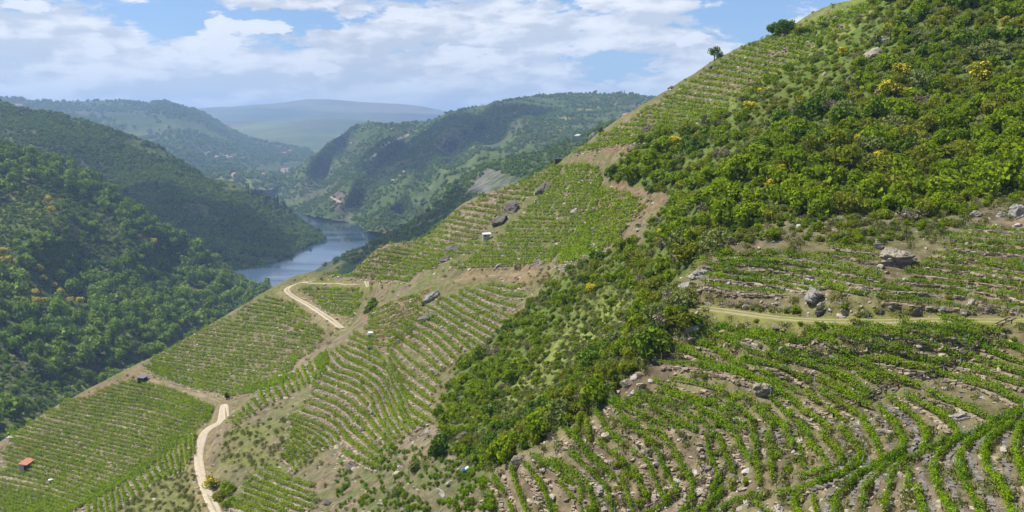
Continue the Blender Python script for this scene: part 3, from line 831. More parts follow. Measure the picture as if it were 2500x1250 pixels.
hill("right_near_hill", [(762, 668), (790, 645), (840, 622), (890, 600), (940, 572), (1000, 541), (1050, 510), (1100, 472), (1140, 430), (1180, 402), (1250, 384), (1310, 374), (1380, 352), (1430, 330), (1490, 300), (1535, 287), (1600, 280), (1750, 250), (2000, 200)],
     [(762, 672), (800, 690), (900, 680), (1100, 600), (1350, 470), (1600, 330), (2000, 260)],
     [(762, 668, 1060), (800, 690, 900), (890, 600, 1080), (1000, 541, 1090), (1100, 472, 1100), (1250, 384, 1120), (1380, 352, 1060), (1535, 287, 1000), (2000, 200, 800), (900, 640, 900), (1100, 540, 850), (1200, 450, 950), (1350, 420, 880), (1450, 345, 930), (1600, 330, 800), (1350, 470, 700)],
     260, 90, 10.0, 84, M['hill'], tint_right_near)
hill("distant_left_hill", [(-400, 236), (0, 240), (60, 243), (150, 247), (220, 244), (270, 243), (320, 245), (350, 250), (390, 244), (440, 258), (490, 272), (560, 306), (620, 336), (680, 352), (740, 362), (775, 374)],
     [(-400, 330), (0, 340), (300, 420), (500, 470), (660, 470), (740, 430), (775, 380)],
     [(-400, 236, 4200), (0, 240, 4400), (200, 245, 4500), (390, 244, 4300), (560, 306, 4400), (680, 352, 4200), (775, 374, 4000), (0, 340, 2800), (300, 420, 2500), (500, 470, 2400), (660, 470, 2300), (740, 430, 2800), (250, 300, 3700), (450, 340, 3300), (600, 380, 3300), (520, 400, 2900), (350, 310, 3700), (660, 400, 3200)],
     240, 110, 55.0, 85, M['hill'], tint_far)
hill("distant_valley_slope", [(420, 330), (520, 300), (600, 296), (690, 298), (760, 290), (850, 292), (950, 306), (1000, 312)], [(420, 380), (600, 400), (720, 440), (800, 400), (1000, 330)],
     [(420, 330, 6000), (600, 296, 6200), (760, 290, 6200), (950, 306, 6000), (600, 400, 4200), (720, 440, 3500), (800, 400, 4200), (1000, 330, 5500)], 160, 70, 70.0, 86, M['hill'], tint_far)
def tint_mountain(P, u, v):
    c = tint_far(P, u, v)
    return lerpc(lerpc(c, (0.20, 0.17, 0.11), np.clip(fbm(P[:, 0], P[:, 1], 900, 5, 121) * 2.2, 0, .7)), (0.03, 0.05, 0.02), np.clip(fbm(P[:, 0], P[:, 1], 700, 5, 122) * 2.5, 0, .8))
hill("distant_mountain", [(300, 285), (420, 275), (490, 266), (600, 260), (690, 251), (745, 243), (800, 243), (900, 250), (980, 254), (1030, 259), (1090, 272), (1200, 285), (1500, 290)], [(300, 340), (700, 350), (1000, 340), (1500, 330)],
     [(300, 285, 8600), (600, 260, 9000), (745, 243, 9200), (1030, 259, 9000), (1500, 290, 8500), (300, 340, 6500), (700, 350, 6300), (1000, 340, 6300), (1500, 330, 6500)], 260, 90, 110.0, 87, M['hill'], tint_mountain)

# river and the valley floor under it
m, t, out = new_mat("river_water"); M['water'] = m
p = pos_of(t)
mp = t.new('ShaderNodeMapping'); mp.inputs['Scale'].default_value = (0.006, 0.020, 0.02)
t.link(p, mp.inputs[0])
slick = t.noise(mp.outputs[0], 1.0, 4, .55)
rip = t.noise(p, 0.5, 4, .6)
pb = principled(t, out, (0.012, 0.028, 0.045), t.ramp(slick, .38, .62, 0.04, 0.20), 0.35, rip, 0.03, 0.4)
wl = np.array([(560, 720, 1), (600, 655, 1), (700, 628, 1), (760, 590, 1), (740, 540, 1), (700, 500, 1)])
V = np.array([(-520, 700, RIVER_Z), (120, 700, RIVER_Z), (120, 2800, RIVER_Z), (-900, 2800, RIVER_Z)])
tag(obj("river_water", mesh_np("river_water", V, np.array([[0, 1, 2, 3]]), [M['water']])), kind="structure")
m, t, out = new_mat("valley_floor"); M['floor'] = m
principled(t, out, (0.05, 0.07, 0.025), 0.95, 0.05)
V = np.array([(-14000, -300, RIVER_Z - 6), (14000, -300, RIVER_Z - 6), (14000, 14000, RIVER_Z - 6), (-14000, 14000, RIVER_Z - 6)])
tag(obj("valley_ground", mesh_np("valley_ground", V, np.array([[0, 1, 2, 3]]), [M['floor']])), kind="structure")
# ------------------------------------------------------------------ plant prototypes
def lobed_leaves(rng, n, lobes, leaf, shell=(.72, 1.05), up=0.25):
    """leaves spread over the skins of several overlapping lobes (cx, cy, cz, r)"""
    L = np.asarray(lobes, float)
    pr = L[:, 3] ** 2
    w_ = rng.choice(len(L), n, p=pr / pr.sum())
    d = rng.normal(size=(n, 3))
    d[:, 2] += up
    d /= np.linalg.norm(d, axis=1, keepdims=True)
    r = rng.uniform(*shell, n)
    P = L[w_, :3] + d * (L[w_, 3] * r)[:, None]
    N = d + rng.normal(size=(n, 3)) * 0.55
    return leaf_quads(P, N, leaf * rng.uniform(.7, 1.35, n), rng)
def crown_mesh(name, seed, mat, n=520, leaf=0.16, spread=1.0, height=1.1, nl=9, lift=0.0, flat=0.8, extra=None, twig=None):
    rng = np.random.default_rng(seed)
    lobes = [(0, 0, lift + height * .45, .55)]
    for i in range(nl):
        a = rng.uniform(0, 6.28); q = rng.uniform(.25, .72) * spread
        z = lift + height * rng.uniform(.22, .9) * (1 - .35 * q)
        lobes.append((q * math.cos(a), q * math.sin(a), z, rng.uniform(.24, .44)))
    parts = [(*lobed_leaves(rng, n, lobes, leaf), 0)]
    L = np.array(lobes)                      # larger leaves inside close the crown
    k = max(12, n // 9)
    P = L[rng.integers(0, len(L), k), :3] + rng.normal(size=(k, 3)) * .12
    parts.append((*leaf_quads(P, rng.normal(size=(k, 3)), leaf * 2.6, rng), 0))
    mats = [mat]
    if extra is not None:                    # blossom over part of the crown
        m2, share = extra
        sel = [l for l in lobes if rng.random() < .75]
        parts.append((*lobed_leaves(rng, int(n * share), sel or lobes, leaf * .8, (.92, 1.12), .6), 1))
        mats.append(m2)
    if twig is not None:
        mi = len(mats)
        mats.append(twig)
        for l in lobes[1:6]:
            V, F = tube([(0, 0, -.15), (l[0] * .5, l[1] * .5, l[2] * .45), (l[0], l[1], l[2])], [.05, .035, .012], 4)
            parts.append((V, F, mi))
    V, F, mi = join(parts)
    return mesh_np(name, V, F, mats, mi)
def conifer_mesh(name, seed, mat, n=320):
    rng = np.random.default_rng(seed)
    h = rng.uniform(0.1, 1, n) ** 0.8
    r = (1 - h) * .34 * rng.uniform(.55, 1.1, n) + .02
    a = rng.uniform(0, 6.28, n)
    P = np.stack([r * np.cos(a), r * np.sin(a), h * 1.9], -1)
    N = np.stack([np.cos(a) * .6, np.sin(a) * .6, np.full(n, .7)], -1) + rng.normal(size=(n, 3)) * .4
    parts = [(*leaf_quads(P, N, .17 * rng.uniform(.7, 1.3, n), rng), 0)]
    V, F = tube([(0, 0, -.2), (0, 0, 1.0), (0, 0, 1.8)], [.05, .035, .01], 5)
    parts.append((V, F, 1))
    V, F, mi = join(parts)
    return mesh_np(name, V, F, [mat, M['bark']], mi)
def trunk_mesh(name, seed, h=1.0, r=0.06):
    rng = np.random.default_rng(seed)
    V, F = tube([(0, 0, -.3), (rng.uniform(-.04, .04), rng.uniform(-.04, .04), h * .4), (rng.uniform(-.08, .08), rng.uniform(-.08, .08), h * .75)], [r * 1.3, r, r * .6], 6)
    parts = [(V, F, 0)]
    for i in range(4):
        a = rng.uniform(0, 6.28)
        V, F = tube([(0, 0, h * .4), (.2 * math.cos(a), .2 * math.sin(a), h * .62), (.4 * math.cos(a), .4 * math.sin(a), h * .85)], [r * .6, r * .4, r * .12], 4)
        parts.append((V, F, 0))
    V, F, mi = join(parts)
    return mesh_np(name, V, F, [M['bark']], mi)

SH = {
    'bright': [crown_mesh("bright_shrub", 100 + i, M['shrub_bright'], 620, .15, 1.0, 1.15, 9, twig=M['stem']) for i in range(5)],
    'olive': [crown_mesh("olive_shrub", 120 + i, M['shrub_olive'], 620, .13, 1.05, 1.0, 10, twig=M['stem']) for i in range(5)],
    'grey': [crown_mesh("grey_shrub", 140 + i, M['shrub_grey'], 620, .12, 1.0, .95, 8, twig=M['stem']) for i in range(4)],
    'dark': [crown_mesh("dark_shrub", 160 + i, M['shrub_dark'], 620, .16, .95, 1.25, 9, twig=M['stem']) for i in range(4)],
    'dry': [crown_mesh("dry_shrub", 180 + i, M['shrub_dry'], 480, .085, 1.1, .7, 9, twig=M['stem']) for i in range(3)],
    'yellow': [crown_mesh("broom", 200 + i, M['shrub_olive'], 420, .13, 1.0, 1.15, 10, extra=(M['broom_flower'], s_), twig=M['stem']) for i, s_ in enumerate((1.3, .95, .6, 1.6))],
}
TREE = [crown_mesh("tree_crown", 300 + i, M['tree_leaf'], 560, .17, .95, 1.25, 11, lift=.25) for i in range(6)]
TRUNK = [trunk_mesh("tree_trunk", 320 + i) for i in range(3)]
FARTREE = [crown_mesh("far_tree", 340 + i, M['tree_leaf_far'], 130, .30, .9, 1.2, 6, lift=.1) for i in range(5)]
CONIF = [conifer_mesh("conifer", 360 + i, M['conifer']) for i in range(3)]
TUFT = []
for i in range(4):
    rng = np.random.default_rng(400 + i)
    n = 70
    a, r = rng.uniform(0, 6.28, n), rng.uniform(0, .5, n) ** .7
    P = np.stack([r * np.cos(a), r * np.sin(a), rng.uniform(.05, .5, n)], -1)
    V, F = leaf_quads(P, np.stack([np.cos(a), np.sin(a), rng.uniform(-.2, .6, n)], -1), .26 * rng.uniform(.6, 1.4, n), rng, .35)
    TUFT.append(mesh_np("tuft", V, F, [M['grass']]))

# loose mass of instances: one object of kind stuff
proto_coll = {}
def protos(key, meshes):
    if key not in proto_coll:
        c = bpy.data.collections.new("proto_" + key)
        for i, me in enumerate(meshes):
            c.objects.link(bpy.data.objects.new("plant_%02d_%s" % (i, me.name.split('.')[0]), me))
        proto_coll[key] = c
    return proto_coll[key]
def scatter(name, P, S, R, I, key, meshes):
    """instances of meshes[I] at points P with scale S (n or n x 3) and euler R"""
    P = np.asarray(P, np.float32)
    n = len(P)
    me = bpy.data.meshes.new(name)
    me.vertices.add(n)
    me.vertices.foreach_set("co", P.ravel())
    S = np.asarray(S, np.float32)
    if S.ndim == 1: S = np.repeat(S[:, None], 3, 1)
    for nm, typ, arr, fld in (("scl", 'FLOAT_VECTOR', S, "vector"), ("rot", 'FLOAT_VECTOR', np.asarray(R, np.float32), "vector"), ("idx", 'INT', np.asarray(I, np.int32), "value")):
        a = me.attributes.new(nm, typ, 'POINT')
        a.data.foreach_set(fld, np.ascontiguousarray(arr).ravel())
    o = obj(name, me)
    ng = bpy.data.node_groups.new("scatter_" + name, 'GeometryNodeTree')
    ng.interface.new_socket("Geometry", in_out='INPUT', socket_type='NodeSocketGeometry')
    ng.interface.new_socket("Geometry", in_out='OUTPUT', socket_type='NodeSocketGeometry')
    gi, go = ng.nodes.new('NodeGroupInput'), ng.nodes.new('NodeGroupOutput')
    ci = ng.nodes.new('GeometryNodeCollectionInfo')
    ci.inputs[0].default_value = protos(key, meshes)
    ci.inputs[1].default_value = True
    ci.inputs[2].default_value = True
    ip = ng.nodes.new('GeometryNodeInstanceOnPoints')
    ip.inputs['Pick Instance'].default_value = True
    def attr(nm, typ):
        q = ng.nodes.new('GeometryNodeInputNamedAttribute')
        q.data_type = typ
        q.inputs[0].default_value = nm
        return [s_ for s_ in q.outputs if s_.enabled][0]
    L = ng.links.new
    L(gi.outputs[0], ip.inputs['Points'])
    L(ci.outputs[0], ip.inputs['Instance'])
    L(attr("idx", 'INT'), ip.inputs['Instance Index'])
    e2r = ng.nodes.new('FunctionNodeEulerToRotation')
    L(attr("rot", 'FLOAT_VECTOR'), e2r.inputs[0])
    L(e2r.outputs[0], ip.inputs['Rotation'])
    L(attr("scl", 'FLOAT_VECTOR'), ip.inputs['Scale'])
    L(ip.outputs[0], go.inputs[0])
    md = o.modifiers.new("scatter", 'NODES')
    md.node_group = ng
    return tag(o, kind="stuff")
def zrot(rng, n, tilt=0.12):
    return np.stack([rng.normal(0, tilt, n), rng.normal(0, tilt, n), rng.uniform(0, 6.28, n)], -1)
# ------------------------------------------------------------------ vine rows
ROWSEED = 5000
def leafy_row(name, path, rng, per=60, leaf=.17, w_=.22, h0=.35, h1=1.15, gap=.04, step=.95, mat='vine_leaf'):
    org = path[0].copy()
    q = resample(path, step=step)
    if len(q) < 2: return None
    T = np.gradient(q, axis=0)
    T[:, 2] = 0
    T /= np.maximum(np.linalg.norm(T, axis=1, keepdims=True), 1e-6)
    Nn = np.stack([-T[:, 1], T[:, 0], np.zeros(len(T))], -1)
    drop = vnoise(np.arange(len(q)) * .35, np.full(len(q), rng.uniform(0, 900)), 7)
    alive = (rng.random(len(q)) > gap) & (drop > gap * 1.6)
    idx = np.where(alive)[0]
    if len(idx) < 2: return None
    vig = rng.uniform(.65, 1.2, len(q)) * (.8 + .4 * vnoise(np.arange(len(q)) * .22, np.full(len(q), rng.uniform(0, 900)), 9))
    cnt = np.maximum(4, (per * step * vig[idx]).astype(int))
    src = np.repeat(idx, cnt)
    n = len(src)
    al = rng.normal(0, step * .36, n)
    ac = rng.normal(0, 1, n) * w_ * vig[src]
    hh = h0 + (h1 * vig[src] - h0) * rng.beta(1.8, 1.5, n)
    P = q[src] + T[src] * al[:, None] + Nn[src] * ac[:, None]
    P[:, 2] = ground_z(P[:, 0], P[:, 1]) * .5 + q[src, 2] * .5 + hh
    N = Nn[src] * (ac / w_)[:, None] + np.array([0, 0, .7]) + rng.normal(size=(n, 3)) * .6
    parts = [(*leaf_quads(P - org, N, leaf * rng.uniform(.65, 1.35, n), rng), 0)]
    if per > 25:
        C = q[idx] + np.array([0, 0, .25]) - org
        m_ = len(idx)
        one = np.ones((m_, 1))
        V, F = boxes(C, one * [.025, 0, 0], one * [0, .025, 0], one * [rng.normal(0, .02), 0, .34])
        parts.append((V, F, 1))
    V, F, mi = join(parts)
    o = obj(name, None, loc=org)
    obj("foliage", mesh_np("foliage", V, F, [M[mat], M['stem']], mi), o)
    o['_len'] = float(np.linalg.norm(np.diff(path, axis=0), axis=1).sum())
    return o
# guides of the farther vineyards; rows in between are interpolated: (rows, name of the place, guide lines from first to last)
FIELDS = [
    (22, "bowl", [[(860, 808), (885, 820), (903, 829)], [(837, 839), (883, 856), (903, 868), (941, 885), (955, 908)], [(805, 859), (831, 893), (883, 908), (926, 942), (944, 974)], [(759, 893), (771, 916), (823, 931), (869, 951), (903, 991)],
                  [(758, 969), (815, 991), (844, 1012), (866, 1041)], [(700, 1008), (767, 1029), (815, 1053), (830, 1078)], [(715, 1040), (755, 1060), (775, 1080), (788, 1098)], [(705, 1062), (736, 1094), (750, 1120)], [(690, 1100), (712, 1125), (722, 1145)]]),
    (20, "bowl_east", [[(1010, 760), (1080, 790), (1150, 850)], [(960, 790), (1030, 830), (1090, 890)], [(940, 850), (980, 905), (1060, 960)], [(950, 900), (975, 950), (1000, 1010), (1050, 1040)], [(930, 960), (950, 1010), (985, 1060)], [(870, 1010), (905, 1050), (950, 1100)], [(830, 1090), (880, 1120), (930, 1140)]]),
    (9, "bowl_top", [[(1190, 690), (1250, 700), (1300, 690)], [(1120, 705), (1190, 740), (1260, 770)], [(1060, 720), (1130, 765), (1220, 810)], [(1000, 740), (1080, 780), (1180, 850)]]),
    (9, "crest", [[(895, 765), (960, 738), (1045, 708)], [(890, 800), (950, 795), (1030, 755)], [(895, 835), (960, 840), (1010, 800)]]),
    (28, "left_face", [[(640, 722), (690, 733), (735, 748)], [(560, 765), (680, 777), (790, 808)], [(460, 805), (620, 825), (785, 845)], [(380, 845), (560, 868), (745, 882)], [(350, 880), (500, 905), (640, 925), (715, 918)], [(350, 895), (450, 935), (560, 962), (655, 948)]]),
    (40, "low_left", [[(300, 922), (420, 950), (500, 985), (535, 1003)], [(185, 966), (350, 985), (470, 1020), (530, 1022)], [(95, 1000), (280, 1040), (420, 1070), (478, 1062)], [(20, 1048), (220, 1092), (350, 1122), (435, 1092)], [(0, 1100), (140, 1140), (270, 1180), (350, 1150)], [(-20, 1182), (100, 1206), (190, 1238), (262, 1200)], [(-20, 1235), (60, 1252), (130, 1275)]]),
    (20, "ridge_fan_low", [[(474, 1052), (474, 1105)], [(430, 1090), (440, 1150)], [(375, 1116), (395, 1168)], [(316, 1172), (339, 1207)], [(270, 1205), (275, 1250)], [(215, 1230), (218, 1262)]]),
    (20, "ridge_fan_high", [[(562, 1020), (576, 1034)], [(600, 988), (617, 1008)], [(660, 940), (680, 972)], [(715, 905), (735, 945)], [(770, 870), (785, 915)], [(795, 852), (800, 880)]]),
    (31, "rocky_spur_west", [[(1325, 402), (1380, 405)], [(1225, 455), (1320, 462)], [(1105, 515), (1200, 532)], [(975, 573), (1120, 600), (1165, 602)], [(870, 620), (1020, 640), (1085, 638)], [(775, 664), (900, 677), (1000, 682)]]),
    (31, "rocky_spur_east", [[(1390, 402), (1460, 408)], [(1335, 452), (1480, 460)], [(1290, 500), (1450, 505), (1590, 485)], [(1225, 560), (1400, 560), (1545, 540)], [(1160, 608), (1350, 610), (1500, 590)], [(1090, 652), (1250, 645), (1410, 632)]]),
    (36, "skyline", [[(2095, 10), (2150, 4)], [(1960, 58), (2062, 74)], [(1835, 100), (1985, 128)], [(1725, 162), (1895, 192)], [(1615, 238), (1785, 262)], [(1525, 290), (1695, 302)], [(1400, 368), (1555, 342)]]),
    (8, "triangle", [[(735, 703), (885, 706)], [(762, 727), (880, 735)], [(795, 757), (868, 768)]]),
    (8, "foot", [[(640, 1132), (700, 1165), (770, 1185)], [(590, 1182), (680, 1212), (760, 1242)], [(560, 1225), (640, 1255)]]),
]
rng = np.random.default_rng(11)
row_objs, row_meta = [], []          # every vine row with its size in the picture
wall_specs, stone_lines = [], []
def order_word(i):
    ones = ["first", "second", "third", "fourth", "fifth", "sixth", "seventh", "eighth", "ninth", "tenth", "eleventh", "twelfth", "thirteenth", "fourteenth", "fifteenth", "sixteenth", "seventeenth", "eighteenth", "nineteenth"]
    if i < 19: return ones[i]
    tens = {20: "twentieth", 30: "thirtieth", 40: "fortieth"}
    n = i + 1
    return tens[n] if n % 10 == 0 else {2: "twenty", 3: "thirty", 4: "forty"}[n // 10] + "-" + ones[n % 10 - 1]
for place in ("near", "upper"):
    for px, P in ROW_PATHS[place]:
            P[:, 2] = ground_z(P[:, 0], P[:, 1])
            o = leafy_row("vine_row", P, rng, 215 if place == "near" else 180, .13, .145, .14, .82, .012)
            if o is None: continue
            row_objs.append(o)
            row_meta.append((place, px, P))
            wall_specs.append((place, px, P))
for nrow, place, guides in FIELDS:
    G = np.stack([resample(g, 30) for g in guides])
    gi_ = np.linspace(0, len(G) - 1, nrow)
    for k, q in enumerate(gi_):
        a = min(int(q), len(G) - 2)
        line = G[a] * (1 - (q - a)) + G[a + 1] * (q - a)
        t_ = np.linspace(0, 1, 30)
        ext = rng.uniform(-.03, .06)
        line = line + np.stack([fbm(t_ * 4 + 50 * k, t_ * 0 + k, 1.5, 2, 91) * 2.2, fbm(t_ * 4 + 70 * k, t_ * 0 + k, 1.5, 2, 92) * 1.6], -1)
        lo_, hi_ = rng.integers(0, 3), 30 - rng.integers(0, 3)
        line = line[lo_:hi_]
        sparse = place in ("rocky_spur_east", "rocky_spur_west", "skyline", "bowl_top", "triangle", "left_face", "crest")
        for P in row_paths(line, 5.0, 50):
            big = place in ("bowl", "bowl_east", "foot", "bowl_top")
            o = leafy_row("vine_row", P, rng, 46 if big else 34, .23 if big else .30, .2, .2, 1.0, .10 if sparse else .03, 1.0, 'vine_leaf_far')
            if o is None: continue
            row_objs.append(o)
            row_meta.append((place, [tuple(x) for x in line], P))
            stone_lines.append((place, P))
            if big: wall_specs.append((place, [tuple(x) for x in line], P))
size = [o['_len'] / max(m_[2][:, 1].mean(), 1) ** 1.5 for o, m_ in zip(row_objs, row_meta)]
rank = np.argsort(size)[::-1]
keep = set(rank[:295].tolist())
WHERE = {"near": "on the stone terraces below the grass track", "upper": "on the terraces above the grass track", "bowl": "curving round the hollow beside the gravel road", "bowl_east": "beside the scrub gully",
         "crest": "among rocks on the crest above the road", "bowl_top": "under the dirt path on the spur", "left_face": "below the pale bend of the gravel road", "low_left": "on the slope with the red-roofed hut", "ridge_fan_low": "fanning over the ridge below the gravel road",
         "ridge_fan_high": "fanning over the ridge above the gravel road", "rocky_spur_west": "between the skyline and the dark outcrops", "rocky_spur_east": "right of the grey hut and dark outcrops", "skyline": "high under the two skyline trees",
         "triangle": "between the gravel road and its side track", "foot": "beside the bushes at the road's end"}
GRP = {k: "vine rows " + v for k, v in WHERE.items()}
counts = {}
rest = []
order = sorted(range(len(row_objs)), key=lambda i: (row_meta[i][0], np.mean([q[1] for q in row_meta[i][1]])))
for i in order:
    place, px, P = row_meta[i]
    o = row_objs[i]
    if i not in keep:
        rest.append(o)
        continue
    k = counts.get(place, 0)
    counts[place] = k + 1
    if place in ("near", "upper"):
        u0, u1 = px[0][0], px[-1][0]
        ln = o['_len']
        look = "short" if ln < 8 else "long" if ln > 22 else "leafy"
        tag(o, "%s green vine row, %s from the top %s" % (look, order_word(min(k, 48)) if k < 49 else "low", WHERE[place]) if k < 49 else "%s green vine row, low down %s" % (look, WHERE[place]), "vine row", GRP[place])
    else:
        tag(o, "green vine row, %s from the top %s" % (order_word(min(k, 48)), WHERE[place]), "vine row", GRP[place])
if rest:                             # the smallest rows go into one object
    Vs, Fs, Ms, off = [], [], [], 0
    for o in rest:
        me = o.children[0].data
        V = np.empty(len(me.vertices) * 3, np.float32); me.vertices.foreach_get("co", V)
        F = np.empty(len(me.loops), np.int32); me.loops.foreach_get("vertex_index", F)
        Vs.append(V.reshape(-1, 3) + np.array(o.location)); Fs.append(F.reshape(-1, 4) + off); off += len(me.vertices)
        bpy.data.objects.remove(o.children[0]); bpy.data.objects.remove(o); bpy.data.meshes.remove(me)
    F = np.concatenate(Fs)
    tag(obj("vineyard_foliage", mesh_np("vineyard_foliage", np.concatenate(Vs), F, [M['vine_leaf_far']])), kind="stuff")
    dead = set(id(o) for o in rest)
    row_pairs = [(o, m_) for i, (o, m_) in enumerate(zip(row_objs, row_meta)) if i in keep]
else:
    row_pairs = list(zip(row_objs, row_meta))
# steel posts along the nearest rows, each a part of its row
m, t, out = new_mat("galvanised_post"); M['post'] = m
principled(t, out, (0.22, 0.25, 0.27), 0.5, 0.4)
Vp, Fp = boxes(np.array([[0, 0, .5]]), np.array([[.018, 0, 0]]), np.array([[0, .018, 0]]), np.array([[0, 0, .65]]))
post_me = mesh_np("post", Vp, Fp, [M['post']])
for o, (place, px, P) in row_pairs:
    if place not in ("near", "upper"): continue
    L = o['_len']
    nps = int(np.clip(L / 8.0, 1, 5)) + 1
    q = resample(P, nps)
    for p_ in q:
        ob = obj("post", post_me, o, Vector(p_ - P[0]) + Vector((rng.normal(0, .05), rng.normal(0, .05), 0)))
        ob.rotation_euler = (rng.normal(0, .05), rng.normal(0, .05), rng.uniform(0, 3))
        ob.scale.z = rng.uniform(.8, 1.1)
for o in row_objs:
    try:
        if '_len' in o: del o['_len']
    except ReferenceError:
        pass

# dry-stone terrace walls on the downhill side of the rows
def stone_wall(P, rng, off=.62, h=.42, mat='wall_stone', big=1.0, cover=.85):
    q = resample(P, step=.25)
    T = np.gradient(q[:, :2], axis=0)
    T /= np.maximum(np.linalg.norm(T, axis=1, keepdims=True), 1e-6)
    Nn = np.stack([-T[:, 1], T[:, 0]], -1)
    e = 1.2
    dn = ground_z(q[:, 0] + Nn[:, 0] * e, q[:, 1] + Nn[:, 1] * e) - ground_z(q[:, 0] - Nn[:, 0] * e, q[:, 1] - Nn[:, 1] * e)
    Nn = Nn * -np.sign(dn.mean())
    base = q[:, :2] + Nn * off
    org = np.array([*base[0], ground_z(base[0, 0], base[0, 1])])
    d = np.r_[0, np.cumsum(np.linalg.norm(np.diff(base, axis=0), axis=1))]
    C, X, Y, Z = [], [], [], []
    gapn = rng.uniform(0, 900)
    for course in range(2):
        s_ = rng.uniform(0, .3)
        while s_ < d[-1]:
            ln = rng.uniform(.2, .6) * big
            if vnoise(np.array([s_ * .22]), np.array([gapn]), 3)[0] < cover or course == 0:
                x, y_ = np.interp(s_ + ln / 2, d, base[:, 0]), np.interp(s_ + ln / 2, d, base[:, 1])
                i = min(int(np.searchsorted(d, s_)), len(T) - 1)
                tt, nn = np.array([*T[i], 0]), np.array([*Nn[i], 0])
                hh = rng.uniform(.6, 1.15) * h * .5
                zz = ground_z(x, y_) + h * .5 * course + hh * .5 - .06
                yaw = rng.normal(0, .13)
                tt = tt * math.cos(yaw) + nn * math.sin(yaw)
                nn = np.cross([0, 0, 1], tt) * np.sign(np.dot(np.cross([0, 0, 1], tt), nn) or 1)
                C.append(np.array([x, y_, zz]) + nn * rng.normal(0, .05) - org); X.append(tt * ln * .52); Y.append(nn * rng.uniform(.09, .19)); Z.append(np.array([rng.normal(0, .03), rng.normal(0, .03), hh * .55]))
            s_ += ln * rng.uniform(1.0, 1.12)
    if len(C) < 3: return None
    V, F = boxes(np.array(C), np.array(X), np.array(Y), np.array(Z), .32, rng)
    o = obj("terrace_wall", mesh_np("terrace_wall", V, F, [M[mat]]), loc=org)
    return o
kw = {}
for place, px, P in sorted(wall_specs, key=lambda s_: (s_[0], np.mean([q[1] for q in s_[1]]))):
    if len(P) < 6 or np.linalg.norm(P[-1] - P[0]) < 4: continue
    mu, mv = np.mean([q[0] for q in px]), np.mean([q[1] for q in px])
    low = place == "near" and (mu > 2080 and mv > 1060)
    o = stone_wall(P, rng, .7 if low else .62,   .30 if low else (.34 if place in ("near", "upper") else .4), 'slate' if low or (place == "near" and mu > 1850 and mv > 1000) else 'wall_stone', 1.0 if low else 1.0, .8 if place in ("near", "upper") else .6)
    if o is None: continue
    k = kw.get(place, 0)
    kw[place] = k + 1
    tag(o, "low dry-stone wall, %s from the top %s" % (order_word(min(k, 48)), WHERE[place]), "terrace wall", "terrace walls " + WHERE[place], "thing")
# ------------------------------------------------------------------ rocks
import bmesh
def ico(sub):
    bm = bmesh.new()
    bmesh.ops.create_icosphere(bm, subdivisions=sub, radius=1.0)
    V = np.array([v.co[:] for v in bm.verts]); F = np.array([[v.index for v in f.verts] for f in bm.faces])
    bm.free()
    return V, F
ICO3, ICO1 = ico(6), ico(2)
def noise3(Q, seed, octaves=4):
    return (fbm(Q[:, 0] + Q[:, 2] * .63, Q[:, 1] - Q[:, 2] * .41, 1.0, octaves, seed) + fbm(Q[:, 1] * .9 + 7, Q[:, 2] + Q[:, 0] * .3, 1.0, octaves, seed + 7)) * .7
def rock_shape(seed, dims, base=ICO3, cuts=14, rough=.16):
    """broken, bedded rock: a ball cut by flat faces, then split along its beds and cracked"""
    rng = np.random.default_rng(seed)
    V = base[0].copy()
    for i in range(cuts):
        n_ = rng.normal(size=3); n_ /= np.linalg.norm(n_)
        d = rng.uniform(.42, .82)
        e = V @ n_ - d
        V -= np.where(e > 0, e * .95, 0)[:, None] * n_
    V = V / np.abs(V).max(0) * np.array(dims)
    m_ = float(np.mean(dims))
    if len(V) > 1000:
        tl = np.array([rng.uniform(-.5, .5), rng.uniform(-.5, .5), 1.0]); tl /= np.linalg.norm(tl)
        bed = V @ tl / (m_ * rng.uniform(.22, .40)) + noise3(V / m_ * 1.2, seed % 40) * 1.2
        step = np.floor(bed)
        fr = bed - step
        offs = _hash(step, step * 0 + 3, seed) - .5
        R = V / np.maximum(np.linalg.norm(V, axis=1, keepdims=True), 1e-6)
        V = V + R * (offs * .34 * m_ * np.clip((.5 - abs(fr - .5)) / .12, 0, 1))[:, None]
        V = V + R * (m_ * rough * (-abs(noise3(V / m_ * 2.2, seed % 37 + 3)) * 1.3 + .5 * noise3(V / m_ * 6, seed % 31 + 5)))[:, None]
    else:
        V = V * (1 + rough * noise3(V / m_ * 2.0, seed % 50))[:, None]
    return V, base[1]
from mathutils import Matrix
def slope_frame(x, y):
    e = 1.5
    gx = float(ground_z(x + e, y) - ground_z(x - e, y)) / (2 * e); gy = float(ground_z(x, y + e) - ground_z(x, y - e)) / (2 * e)
    n_ = Vector((-gx, -gy, 1)).normalized()
    up_ = Vector((gx, gy, gx * gx + gy * gy))
    up_ = up_.normalized() if up_.length > 1e-3 else Vector((0, 1, 0))
    return up_.cross(n_).normalized(), up_, n_
